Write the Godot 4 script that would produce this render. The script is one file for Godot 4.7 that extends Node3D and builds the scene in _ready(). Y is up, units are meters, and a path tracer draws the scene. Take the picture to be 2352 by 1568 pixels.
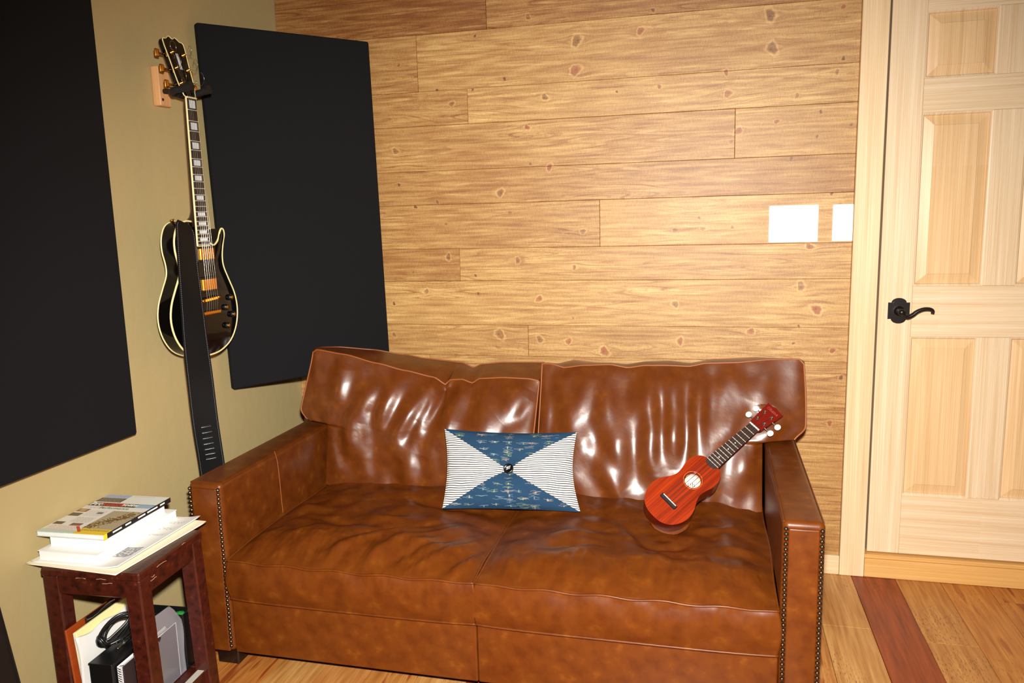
extends Node3D
# A corner of a music room: cedar plank wall, leather sofa, guitar on the wall, door, lit by a camera flash.

const FPX := 1804.36
var eye := Vector3(1.722, 1.3749, 3.0165)
var eye_basis := Basis.from_euler(Vector3(deg_to_rad(-9.1558), deg_to_rad(14.3108), deg_to_rad(-1.5369)))
var rng := RandomNumberGenerator.new()
var M := {}
var taken := {}


# ---------- a pixel of the photograph, met with a plane of the room ----------
func ray(u: float, v: float) -> Vector3:
	return eye_basis * Vector3((u - 1176.0) / FPX, -(v - 784.0) / FPX, -1.0)

func on_x(u: float, v: float, x: float) -> Vector3:
	var d := ray(u, v)
	return eye + d * ((x - eye.x) / d.x)

func on_y(u: float, v: float, y: float) -> Vector3:
	var d := ray(u, v)
	return eye + d * ((y - eye.y) / d.y)

func on_z(u: float, v: float, z: float) -> Vector3:
	var d := ray(u, v)
	return eye + d * ((z - eye.z) / d.z)


# ---------- shapes ----------
class Shape:
	var p := PackedVector3Array()
	var t := PackedVector2Array()
	var g := PackedInt32Array()

	func tri(a: Vector3, b: Vector3, c: Vector3, grp := -1, ua := Vector2.ZERO, ub := Vector2.ZERO, uc := Vector2.ZERO) -> void:
		p.append(a); p.append(b); p.append(c)
		t.append(ua); t.append(ub); t.append(uc)
		g.append(grp)

	func quad(a: Vector3, b: Vector3, c: Vector3, d: Vector3, grp := -1, ua := Vector2.ZERO, ub := Vector2.ZERO, uc := Vector2.ZERO, ud := Vector2.ZERO) -> void:
		tri(a, b, c, grp, ua, ub, uc)
		tri(a, c, d, grp, ua, uc, ud)

	# turns the solid added since triangle n0 so that its faces look outward
	func outward(n0: int) -> void:
		var vol := 0.0
		var o := p[n0 * 3]
		for i in range(n0, g.size()):
			vol += (p[i * 3] - o).dot((p[i * 3 + 1] - o).cross(p[i * 3 + 2] - o))
		if vol > 0.0:
			for i in range(n0, g.size()):
				var a := p[i * 3 + 1]
				p[i * 3 + 1] = p[i * 3 + 2]
				p[i * 3 + 2] = a
				var b := t[i * 3 + 1]
				t[i * 3 + 1] = t[i * 3 + 2]
				t[i * 3 + 2] = b

	# a box with chamfered edges; texture runs along axis `grain`
	func box(c: Vector3, s: Vector3, bev := 0.0, grain := 1, shift := Vector2.ZERO, b := Basis.IDENTITY) -> Shape:
		var n0 := g.size()
		var h := s * 0.5
		bev = minf(bev, minf(h.x, minf(h.y, h.z)) * 0.98)
		var k := func(q: Vector3) -> Vector2:
			return Vector2(q[(grain + 1) % 3] + q[(grain + 2) % 3], q[grain]) + shift
		for ax in 3:
			var a1 := (ax + 1) % 3
			var a2 := (ax + 2) % 3
			for sg in [-1.0, 1.0]:
				var q := []
				for w in [Vector2(-1, -1), Vector2(1, -1), Vector2(1, 1), Vector2(-1, 1)]:
					var v := Vector3.ZERO
					v[ax] = sg * h[ax]
					v[a1] = w.x * (h[a1] - bev)
					v[a2] = w.y * (h[a2] - bev)
					q.append(v)
				if sg < 0:
					q.reverse()
				quad(q[0], q[1], q[2], q[3], -1, k.call(q[0]), k.call(q[1]), k.call(q[2]), k.call(q[3]))
			if bev > 0.0:
				for s1 in [-1.0, 1.0]:
					for s2 in [-1.0, 1.0]:
						var q2 := []
						for w in [[-1.0, 0], [1.0, 0], [1.0, 1], [-1.0, 1]]:
							var v := Vector3.ZERO
							v[ax] = w[0] * (h[ax] - bev)
							v[a1] = s1 * (h[a1] - (0.0 if w[1] == 0 else bev))
							v[a2] = s2 * (h[a2] - (bev if w[1] == 0 else 0.0))
							q2.append(v)
						if s1 * s2 < 0:
							q2.reverse()
						quad(q2[0], q2[1], q2[2], q2[3], -1, k.call(q2[0]), k.call(q2[1]), k.call(q2[2]), k.call(q2[3]))
		if bev > 0.0:
			for sx in [-1.0, 1.0]:
				for sy in [-1.0, 1.0]:
					for sz in [-1.0, 1.0]:
						var s3 := Vector3(sx, sy, sz)
						var q3 := []
						for ax in 3:
							var v := (h - Vector3.ONE * bev) * s3
							v[ax] = h[ax] * s3[ax]
							q3.append(v)
						if sx * sy * sz < 0:
							q3.reverse()
						tri(q3[0], q3[1], q3[2], -1, k.call(q3[0]), k.call(q3[1]), k.call(q3[2]))
		for i in range(n0 * 3, p.size()):
			p[i] = b * p[i] + c
		outward(n0)
		return self

	# a box with well rounded edges (smooth)
	func soft_box(c: Vector3, s: Vector3, r: float, n := 4, b := Basis.IDENTITY) -> Shape:
		var n0 := g.size()
		var h := s * 0.5
		r = minf(r, minf(h.x, minf(h.y, h.z)))
		var m := 2 * n + 2
		for ax in 3:
			var a1 := (ax + 1) % 3
			var a2 := (ax + 2) % 3
			for sg in [-1.0, 1.0]:
				var rows := []
				for i in m:
					var row := PackedVector3Array()
					for j in m:
						var v := Vector3.ZERO
						v[ax] = sg
						var e1 := tan((float(i if i <= n else i - n - 1) / n - (1.0 if i <= n else 0.0)) * PI / 4.0)
						var e2 := tan((float(j if j <= n else j - n - 1) / n - (1.0 if j <= n else 0.0)) * PI / 4.0)
						v[a1] = e1
						v[a2] = e2
						v = v.normalized() * r
						v[ax] += sg * (h[ax] - r)
						v[a1] += (-1.0 if i <= n else 1.0) * (h[a1] - r)
						v[a2] += (-1.0 if j <= n else 1.0) * (h[a2] - r)
						row.append(b * v + c)
					rows.append(row)
				for i in m - 1:
					for j in m - 1:
						if sg > 0:
							quad(rows[i][j], rows[i + 1][j], rows[i + 1][j + 1], rows[i][j + 1], 1)
						else:
							quad(rows[i][j], rows[i][j + 1], rows[i + 1][j + 1], rows[i + 1][j], 1)
		outward(n0)
		return self

	func tube(pts: PackedVector3Array, r: float, sides := 8, closed := false, radii := PackedFloat32Array(), flat := 1.0) -> Shape:
		var n0 := g.size()
		var n := pts.size()
		var rings := []
		var up := Vector3.ZERO
		for i in n:
			var a: Vector3 = pts[(i - 1 + n) % n] if (closed or i > 0) else pts[i]
			var b: Vector3 = pts[(i + 1) % n] if (closed or i < n - 1) else pts[i]
			var d := (b - a).normalized()
			if up == Vector3.ZERO:
				up = d.cross(Vector3.UP if absf(d.y) < 0.9 else Vector3.RIGHT).normalized()
			up = (up - d * up.dot(d)).normalized()
			var side := d.cross(up)
			var rr := r if radii.is_empty() else radii[i]
			var ring := PackedVector3Array()
			for k in sides:
				var an := TAU * k / sides
				ring.append(pts[i] + (up * cos(an) + side * sin(an) * flat) * rr)
			rings.append(ring)
		for i in (n if closed else n - 1):
			for k in sides:
				var k2 := (k + 1) % sides
				quad(rings[i][k], rings[i][k2], rings[(i + 1) % n][k2], rings[(i + 1) % n][k], 1)
		if not closed:
			for k in sides:
				var k2 := (k + 1) % sides
				tri(pts[0], rings[0][k2], rings[0][k], 2)
				tri(pts[n - 1], rings[n - 1][k], rings[n - 1][k2], 2)
		outward(n0)
		return self

	# profile of (radius, height) turned round the y axis
	func lathe(profile: PackedVector2Array, seg := 16, x := Transform3D.IDENTITY) -> Shape:
		var n0 := g.size()
		for i in profile.size() - 1:
			for k in seg:
				var a0 := TAU * k / seg
				var a1 := TAU * (k + 1) / seg
				var q := []
				for w in [[i, a0], [i, a1], [i + 1, a1], [i + 1, a0]]:
					var pr: Vector2 = profile[w[0]]
					q.append(x * Vector3(pr.x * cos(w[1]), pr.y, pr.x * sin(w[1])))
				if profile[i].x < 1e-6:
					tri(q[0], q[2], q[3], 1)
				elif profile[i + 1].x < 1e-6:
					tri(q[0], q[1], q[2], 1)
				else:
					quad(q[0], q[1], q[2], q[3], 1)
		outward(n0)
		return self

	# an outline in x, y given thickness from z0 to z1
	func prism(o: PackedVector2Array, z0: float, z1: float, smooth := true, x := Transform3D.IDENTITY, uvs := 1.0) -> Shape:
		var n0 := g.size()
		var ids := Geometry2D.triangulate_polygon(o)
		var front := []
		for z in [z1, z0]:
			for i in range(0, ids.size(), 3):
				var q := [o[ids[i]], o[ids[i + 1]], o[ids[i + 2]]]
				if z == z0:
					q.reverse()
				tri(x * Vector3(q[0].x, q[0].y, z), x * Vector3(q[1].x, q[1].y, z), x * Vector3(q[2].x, q[2].y, z), 3 if z == z1 else 4, q[0] * uvs, q[1] * uvs, q[2] * uvs)
		# which way round the faces came out decides the sides
		var sgn := 0.0
		for i in range(0, ids.size(), 3):
			sgn += (o[ids[i + 1]] - o[ids[i]]).cross(o[ids[i + 2]] - o[ids[i]])
		var area := 0.0
		for i in o.size():
			area += o[i].cross(o[(i + 1) % o.size()])
		for i in o.size():
			var a := o[i]
			var b := o[(i + 1) % o.size()]
			if area * sgn < 0:
				var sw := a
				a = b
				b = sw
			quad(x * Vector3(b.x, b.y, z1), x * Vector3(a.x, a.y, z1), x * Vector3(a.x, a.y, z0), x * Vector3(b.x, b.y, z0), 1 if smooth else -1, b * uvs, a * uvs, a * uvs + Vector2(0, 0.03), b * uvs + Vector2(0, 0.03))
		outward(n0)
		return self

	# a front sheet and a back sheet of the same grid, closed round the rim by a bulging band
	func puff(front: Array, back: Array, ns: int, bulge: float, uv := false) -> Shape:
		var n0 := g.size()
		var nv := front.size()
		var nu: int = front[0].size()
		for s in 2:
			var f: Array = front if s == 0 else back
			for j in nv - 1:
				for i in nu - 1:
					var a := Vector2(float(i) / (nu - 1), float(j) / (nv - 1))
					var b := Vector2(float(i + 1) / (nu - 1), float(j + 1) / (nv - 1))
					if s == 0:
						quad(f[j][i], f[j][i + 1], f[j + 1][i + 1], f[j + 1][i], 1, a, Vector2(b.x, a.y), b, Vector2(a.x, b.y))
					else:
						quad(f[j][i], f[j + 1][i], f[j + 1][i + 1], f[j][i + 1], 2, a, Vector2(a.x, b.y), b, Vector2(b.x, a.y))
		var loop := []
		for i in nu: loop.append(Vector2i(i, 0))
		for j in range(1, nv): loop.append(Vector2i(nu - 1, j))
		for i in range(nu - 2, -1, -1): loop.append(Vector2i(i, nv - 1))
		for j in range(nv - 2, 0, -1): loop.append(Vector2i(0, j))
		var mid := Vector3.ZERO
		for w in loop: mid += (front[w.y][w.x] + back[w.y][w.x]) * 0.5
		mid /= loop.size()
		var band := []
		for w in loop:
			var a: Vector3 = front[w.y][w.x]
			var b: Vector3 = back[w.y][w.x]
			var col := PackedVector3Array()
			var out: Vector3 = ((a + b) * 0.5 - mid)
			var ax := (a - b).normalized()
			out = (out - ax * out.dot(ax)).normalized()
			for k in ns + 1:
				var f := float(k) / ns
				col.append(a.lerp(b, f) + out * bulge * sin(PI * f))
			band.append(col)
		for i in band.size():
			var i2 := (i + 1) % band.size()
			for k in ns:
				var ua := Vector2(float(loop[i].x) / (nu - 1), float(loop[i].y) / (nv - 1))
				var ub := Vector2(float(loop[i2].x) / (nu - 1), float(loop[i2].y) / (nv - 1))
				quad(band[i][k], band[i][k + 1], band[i2][k + 1], band[i2][k], 3, ua, ua, ub, ub)
		outward(n0)
		return self

	# a bar along y, flat on top at z0 and half round below: stations of (y, half width, depth, z0)
	func half_round(stations: Array, seg := 10) -> Shape:
		var n0 := g.size()
		var rings := []
		for s in stations:
			var ring := PackedVector3Array()
			for k in seg + 1:
				var a := PI * k / seg
				ring.append(Vector3(s[1] * cos(a), s[0], s[3] - s[2] * sin(a)))
			rings.append(ring)
		for i in rings.size() - 1:
			for k in seg:
				quad(rings[i][k], rings[i][k + 1], rings[i + 1][k + 1], rings[i + 1][k], 1)
			quad(rings[i][seg], rings[i][0], rings[i + 1][0], rings[i + 1][seg], 2)
		for e in [0, rings.size() - 1]:
			for k in range(1, seg):
				if e == 0: tri(rings[e][0], rings[e][k + 1], rings[e][k], 3)
				else: tri(rings[e][0], rings[e][k], rings[e][k + 1], 3)
		outward(n0)
		return self

	func build(x := Transform3D.IDENTITY) -> ArrayMesh:
		var st := SurfaceTool.new()
		st.begin(Mesh.PRIMITIVE_TRIANGLES)
		for i in g.size():
			st.set_smooth_group(g[i])
			for k in 3:
				st.set_uv(t[i * 3 + k])
				st.add_vertex(x * p[i * 3 + k])
		st.generate_normals()
		st.index()
		return st.commit()


# ---------- nodes ----------
func numbered(called: String) -> String:
	var n: int = taken.get(called, -1) + 1
	taken[called] = n
	return called if n == 0 else "%s_%03d" % [called, n]

func tag(o: Node, label: String, category: String, group := "", kind := "") -> Node:
	o.set_meta("label", label)
	o.set_meta("category", category)
	if group: o.set_meta("group", group)
	if kind: o.set_meta("kind", kind)
	return o

func thing(called: String, label: String, category: String, at := Vector3.ZERO, basis_ := Basis.IDENTITY, group := "", kind := "") -> Node3D:
	var o := Node3D.new()
	o.name = numbered(called)
	add_child(o)
	o.transform = Transform3D(basis_, at)
	tag(o, label, category, group, kind)
	return o

# a part whose shape is given in the thing's own axes
func part(parent: Node3D, called: String, s, m: Material, x := Transform3D.IDENTITY) -> MeshInstance3D:
	var o := MeshInstance3D.new()
	o.name = called
	o.mesh = s.build() if s is Shape else s
	o.material_override = m
	o.transform = x
	parent.add_child(o, true)
	return o

# a part whose shape is given in room coordinates
func placed(parent: Node3D, called: String, s: Shape, m: Material) -> MeshInstance3D:
	var at := parent.transform
	if parent.get_parent() != self:
		at = parent.get_parent().transform * at
	return part(parent, called, s.build(at.affine_inverse()), m)

func text(parent: Node3D, called: String, words: String, height: float, m: Material, x: Transform3D, font := "Droid Sans") -> MeshInstance3D:
	var tm := TextMesh.new()
	var f := SystemFont.new()
	f.font_names = PackedStringArray([font])
	tm.font = f
	tm.text = words
	tm.font_size = 32
	tm.pixel_size = height / 23.0
	tm.depth = 0.0006
	return part(parent, called, tm, m, x)

func smooth_loop(pts: PackedVector2Array, per := 6) -> PackedVector2Array:
	var out := PackedVector2Array()
	var n := pts.size()
	for i in n:
		for k in per:
			out.append(pts[i].cubic_interpolate(pts[(i + 1) % n], pts[(i - 1 + n) % n], pts[(i + 2) % n], float(k) / per))
	return out

func smooth_path(pts: PackedVector3Array, per := 6) -> PackedVector3Array:
	var out := PackedVector3Array()
	var n := pts.size()
	for i in n - 1:
		for k in per:
			out.append(pts[i].cubic_interpolate(pts[i + 1], pts[maxi(i - 1, 0)], pts[mini(i + 2, n - 1)], float(k) / per))
	out.append(pts[n - 1])
	return out

func curve_at(c: Array, x: float) -> float:
	if x <= c[0].x: return c[0].y
	for i in c.size() - 1:
		if x <= c[i + 1].x:
			var f: float = (x - c[i].x) / (c[i + 1].x - c[i].x)
			f = f * f * (3.0 - 2.0 * f) * 0.5 + f * 0.5
			return lerpf(c[i].y, c[i + 1].y, f)
	return c[c.size() - 1].y

func frame_of(y: Vector3, z: Vector3) -> Basis:
	y = y.normalized()
	z = (z - y * z.dot(y)).normalized()
	return Basis(y.cross(z), y, z)


# ---------- computed textures ----------
func noise_image(sd: int, freq: float, w: int, h: int, kind := FastNoiseLite.TYPE_SIMPLEX_SMOOTH, octaves := 3) -> Image:
	var n := FastNoiseLite.new()
	n.seed = sd
	n.frequency = freq
	n.noise_type = kind
	n.fractal_octaves = octaves
	return n.get_image(w, h, false, false, true)

# noise stretched sx times along x and sy times along y
func noise_bytes(sd: int, freq: float, w: int, h: int, sx := 1, sy := 1, octaves := 3) -> PackedByteArray:
	var im := noise_image(sd, freq, w / sx, h / sy, FastNoiseLite.TYPE_SIMPLEX_SMOOTH, octaves)
	if sx > 1 or sy > 1:
		im.resize(w, h, Image.INTERPOLATE_CUBIC)
	return im.get_data()

# the same, repeating without a seam
func loop_bytes(sd: int, freq: float, w: int, h: int, sx := 1, sy := 1, octaves := 3) -> PackedByteArray:
	var n := FastNoiseLite.new()
	n.seed = sd
	n.frequency = freq
	n.noise_type = FastNoiseLite.TYPE_SIMPLEX_SMOOTH
	n.fractal_octaves = octaves
	var im := n.get_seamless_image(w / sx, h / sy, false, false, 0.2, true)
	if sx > 1 or sy > 1:
		im.resize(w, h, Image.INTERPOLATE_CUBIC)
	return im.get_data()

func tex(im: Image) -> ImageTexture:
	return ImageTexture.create_from_image(im)

func from_rgb(d: PackedByteArray, w: int, h: int) -> Image:
	return Image.create_from_data(w, h, false, Image.FORMAT_RGB8, d)

# a colour ramp laid over noise; seamless so that it can repeat
func noise_tex(sd: int, freq: float, size: int, colors: Array, offs: Array, octaves := 4, kind := FastNoiseLite.TYPE_SIMPLEX_SMOOTH) -> ImageTexture:
	var n := FastNoiseLite.new()
	n.seed = sd
	n.frequency = freq
	n.noise_type = kind
	n.fractal_octaves = octaves
	var im := n.get_seamless_image(size, size, false, false, 0.15, true)
	var src := im.get_data()
	var gr := Gradient.new()
	gr.offsets = PackedFloat32Array(offs)
	gr.colors = PackedColorArray(colors)
	var lut := PackedByteArray()
	for i in 256:
		var c := gr.sample(i / 255.0)
		lut.append(int(c.r * 255)); lut.append(int(c.g * 255)); lut.append(int(c.b * 255))
	var d := PackedByteArray()
	d.resize(size * size * 3)
	for i in size * size:
		var k := src[i] * 3
		d[i * 3] = lut[k]; d[i * 3 + 1] = lut[k + 1]; d[i * 3 + 2] = lut[k + 2]
	return tex(from_rgb(d, size, size))

func grey_tex(sd: int, freq: float, size: int, octaves := 3, kind := FastNoiseLite.TYPE_SIMPLEX_SMOOTH) -> ImageTexture:
	var n := FastNoiseLite.new()
	n.seed = sd
	n.frequency = freq
	n.noise_type = kind
	n.fractal_octaves = octaves
	if kind == FastNoiseLite.TYPE_CELLULAR:
		n.cellular_return_type = FastNoiseLite.RETURN_DISTANCE2_SUB
	return tex(n.get_seamless_image(size, size, false, false, 0.15, true))

func c8(r: int, g: int, b: int) -> Color:
	return Color(r / 255.0, g / 255.0, b / 255.0)

func mat(c: Color, rough: float, metal := 0.0, spec := 0.5) -> StandardMaterial3D:
	var m := StandardMaterial3D.new()
	m.albedo_color = c
	m.roughness = rough
	m.metallic = metal
	m.metallic_specular = spec
	return m

func bump(m: StandardMaterial3D, t: Texture2D, cm: float) -> StandardMaterial3D:
	m.heightmap_enabled = true
	m.heightmap_texture = t
	m.heightmap_scale = cm
	return m

func triplanar(m: StandardMaterial3D, per_metre: float, world := false) -> StandardMaterial3D:
	m.uv1_triplanar = true
	m.uv1_world_triplanar = world
	m.uv1_scale = Vector3.ONE * per_metre
	return m


# rows of the cedar wall, bottom to top, and the upright butt joints in each row (x in metres)
const ROWS := [0.0, 0.2068, 0.3317, 0.505, 0.6324, 0.8135, 0.9397, 1.1175, 1.2466, 1.4223, 1.555, 1.7284, 1.8596, 2.0724, 2.2117, 2.34, 2.517, 2.645, 2.75]
const BUTTS := {1: [1.25], 2: [0.8], 3: [1.5], 4: [0.6], 5: [1.02], 7: [0.745], 8: [1.31], 10: [1.80], 11: [0.80], 12: [0.60], 13: [0.885], 15: [1.3], 16: [0.7], 17: [1.6]}
# plank stain, with flash falloff painted into the dark upper rows, by row * 10 + place in the row
const STAIN_AND_FALLOFF := {140: -0.26, 130: -0.30, 131: -0.16, 120: -0.04, 121: 0.05, 110: -0.03, 111: 0.08, 100: 0.03, 101: 0.06, 90: -0.06, 80: -0.03, 81: 0.10, 70: -0.06, 71: 0.08, 60: 0.09, 50: 0.02, 51: 0.06, 40: 0.04, 150: -0.25}
const WALL_W := 2.25
const WALL_H := 2.3

func wall_texture() -> ImageTexture:
	var w := 1664
	var h := 1700
	var kx := w / WALL_W
	var ky := h / WALL_H
	# knots of the photograph: pixel, size (1 small .. 3 large), tone (0 brown, 1 red, 2 dark)
	var knots := [[1324, 92, 3, 0], [1321, 160, 3, 1], [1158, 180, 1.2, 2], [1212, 39, 1.6, 0], [915, 150, 1, 0], [1090, 82, 1, 2], [1037, 238, 1.7, 0], [1251, 223, 2, 0], [908, 347, 2, 0], [1210, 292, 1.6, 1], [1261, 383, 1.9, 1], [1148, 442, 2.3, 0], [916, 424, 1.2, 2], [1003, 206, .9, 2], [1085, 206, .9, 2], [1217, 376, 1, 0],
		[1770, 33, 3, 0], [1773, 110, 3, 0], [1471, 70, 2, 1], [1499, 22, 1.2, 2], [1937, 15, 1.3, 1], [1937, 134, 1.2, 2], [1672, 214, 2.1, 1], [1667, 165, 1.5, 1], [1514, 198, 1.3, 1], [1416, 210, .8, 2], [1922, 164, 1.3, 0], [1831, 219, 1.3, 0], [1885, 256, 1, 2], [1784, 278, 1.4, 1], [1696, 300, 2, 1], [1955, 286, 1, 0], [1679, 324, 1.2, 0], [1877, 312, 1, 0], [1818, 363, 1.2, 0],
		[1004, 463, 1.3, 0], [954, 475, 1.3, 2], [1171, 488, 1.1, 1], [1024, 514, 1, 0], [1338, 531, 1.7, 0], [1029, 590, 1.9, 0], [1189, 598, 1.8, 0], [1319, 613, 1.4, 1], [949, 625, 1, 0], [1092, 632, 1, 2], [979, 669, 1.8, 0], [905, 697, 1.2, 2], [1098, 674, .9, 2], [1238, 686, 2, 1], [1316, 729, .8, 0], [905, 768, 1.5, 0], [1147, 767, 3, 0], [1240, 779, 2.2, 0], [1305, 783, 2, 1], [1388, 807, 2.8, 1],
		[1910, 444, 1, 2], [1614, 525, 1.4, 0], [1550, 528, 1.3, 0], [1605, 500, 1, 0], [1682, 522, 1, 0], [1860, 566, 2, 1], [1840, 657, 2.4, 0], [1875, 710, 2.9, 1], [1550, 698, 2, 0], [1834, 748, .8, 2], [1724, 761, 2.1, 1], [1561, 783, 2.1, 1], [1912, 804, 1.7, 1], [1822, 788, .9, 2], [1931, 867, 1.4, 2], [1905, 971, 1.5, 1], [1935, 1140, 1.2, 0]]
	var bend := PackedFloat32Array()
	bend.resize(w * h)
	var ring := PackedFloat32Array()
	ring.resize(w * h)
	var dark := PackedFloat32Array()
	dark.resize(w * h)
	var red := PackedFloat32Array()
	red.resize(w * h)
	var halo := PackedFloat32Array()
	halo.resize(w * h)
	var rk := RandomNumberGenerator.new()
	rk.seed = 23
	for k in knots:
		var at := on_z(k[0], k[1], 0.0)
		var cx := at.x * kx
		var cy := (WALL_H - at.y) * ky
		var r: float = k[2] * 3.9
		var sq := rk.randf_range(0.7, 1.25)
		var p1 := rk.randf_range(0.0, TAU)
		var p2 := rk.randf_range(0.0, TAU)
		var deep: float = rk.randf_range(0.32, 0.60) if k[3] < 2 else 0.9
		var rw := int(r * 9.0)
		var rh := int(r * 4.0)
		for y in range(maxi(0, int(cy) - rh), mini(h, int(cy) + rh)):
			var dy := y - cy
			for x in range(maxi(0, int(cx) - rw), mini(w, int(cx) + rw)):
				var dx := x - cx
				var i := y * w + x
				var e := exp(-dx * dx / (r * r * 7.0)) * exp(-absf(dy) / (r * 1.7))
				bend[i] -= signf(dy) * r * 1.25 * e * minf(1.0, absf(dy) / (r * 0.5))
				var an := atan2(dy, dx)
				var d := sqrt(dx * dx * sq + dy * dy / sq) / r * (1.0 + 0.16 * sin(an * 2.0 + p1) + 0.11 * sin(an * 3.0 + p2) + 0.06 * sin(an * 7.0 + p1))
				if d < 2.4:
					var inside := clampf((1.0 - d) * 3.2, 0.0, 1.0)
					var lip := exp(-pow((d - 0.95) / 0.13, 2.0)) * (0.5 + 0.5 * sin(an + p2))
					var core := exp(-(pow(dx / r - 0.25 * cos(p1), 2.0) + pow(dy / r - 0.25 * sin(p1), 2.0)) * 16.0)
					dark[i] = maxf(dark[i], inside * deep * (0.78 + 0.22 * sin(d * 17.0 + p1)) + lip * 0.42 + core * 0.35)
					halo[i] = maxf(halo[i], exp(-pow((d - 1.35) / 0.26, 2.0)) * 0.45 * clampf(k[2] - 0.9, 0.0, 1.0))
					if k[3] == 1: red[i] = maxf(red[i], clampf((1.4 - d) * 1.6, 0.0, 1.0))
	var nA := noise_bytes(11, 0.10, w, h, 16, 1, 3)
	var nB := noise_bytes(12, 0.06, w, h, 13, 1, 3)
	var nC := noise_bytes(13, 0.016, w, h, 8, 2, 3)
	var nD := noise_bytes(14, 0.35, w, h, 2, 1, 2)
	var nE := noise_bytes(15, 0.05, w, h, 13, 1, 4)
	var nF := noise_bytes(16, 0.45, w, h, 1, 10, 2)
	var nG := noise_bytes(17, 0.55, w, h, 1, 1, 2)
	var nL := noise_bytes(18, 0.030, w, h, 26, 2, 2)
	var d8 := PackedByteArray()
	d8.resize(w * h * 3)
	var tones := {}
	var r2 := RandomNumberGenerator.new()
	r2.seed = 77
	var row := 0
	for y in h:
		var ym := WALL_H - y / ky
		row = 0
		while row < ROWS.size() - 2 and ym > ROWS[row + 1]: row += 1
		var cuts: Array = BUTTS.get(row, [])
		var seg := -1
		var cut := -1.0
		var tone := [0.0, 0, 0, 0.0, 0.0]
		for x in w:
			var xm := x / kx
			if xm > cut:
				seg += 1
				cut = cuts[seg] if seg < cuts.size() else 99.0
				var key := row * 10 + seg
				if not tones.has(key):
					tones[key] = [STAIN_AND_FALLOFF.get(key, 0.0) + r2.randf_range(-0.03, 0.03), r2.randi_range(0, w - 1), r2.randi_range(0, h - 1), r2.randf_range(15.0, 28.0), r2.randf_range(-0.6, 1.0)]
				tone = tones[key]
			var i := y * w + x
			var yy := y + bend[i]
			# look the noise up with an offset of its own for each plank, folded back at the edges
			var ox: int = x + tone[1]
			if ox >= w: ox = 2 * w - 1 - ox
			var oy: int = int(yy) + tone[2]
			if oy < 0: oy = -oy
			if oy >= h: oy = maxi(0, 2 * h - 1 - oy)
			var j := oy * w + ox
			var a := nA[j] / 255.0 - 0.5
			var b := nB[j] / 255.0 - 0.5
			var c := nC[j] / 255.0 - 0.5
			var f := nD[i] / 255.0 - 0.5
			var saw := nF[i] / 255.0 - 0.5
			var fleck := nG[i] / 255.0 - 0.5
			# growth rings cut lengthwise: thin lines that bow round the knots
			var fld: float = yy + (nL[j] / 255.0) * 120.0
			var s1 := sin(fld * TAU / tone[3])
			var s2 := sin(fld * TAU / (tone[3] * 0.37) + 1.0)
			var mask := clampf(0.5 + c * 2.6 + tone[4] * 0.35, 0.0, 1.0)
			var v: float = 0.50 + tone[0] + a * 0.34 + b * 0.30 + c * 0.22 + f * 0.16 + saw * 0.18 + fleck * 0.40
			v -= (0.20 * smoothstep(0.72, 1.0, s1) + 0.13 * smoothstep(0.6, 1.0, s2)) * mask
			v += 0.10 * halo[i]
			# pale sapwood streaks
			var pale := smoothstep(0.72, 0.90, nE[j] / 255.0)
			var dk := dark[i]
			var rr := 0.0
			v = clampf(v, 0.0, 1.0)
			var R := lerpf(120.0, 228.0, v)
			var G := lerpf(67.0, 192.0, v)
			var B := lerpf(25.0, 124.0, v)
			R = lerpf(R, 244.0, pale * 0.32)
			G = lerpf(G, 216.0, pale * 0.32)
			B = lerpf(B, 156.0, pale * 0.32)
			dk = clampf(dk, 0.0, 0.95)
			rr = red[i]
			R = lerpf(R, 176.0, rr * 0.30); G = lerpf(G, 98.0, rr * 0.30); B = lerpf(B, 50.0, rr * 0.30)
			R = lerpf(R, 92.0 + 30.0 * rr, dk)
			G = lerpf(G, 52.0, dk)
			B = lerpf(B, 26.0, dk)
			R = lerpf(R, 240.0, halo[i] * 0.5); G = lerpf(G, 208.0, halo[i] * 0.5); B = lerpf(B, 150.0, halo[i] * 0.5)
			var o := i * 3
			d8[o] = int(clampf(R, 0, 255))
			d8[o + 1] = int(clampf(G, 0, 255))
			d8[o + 2] = int(clampf(B, 0, 255))
	return tex(from_rgb(d8, w, h))


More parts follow.
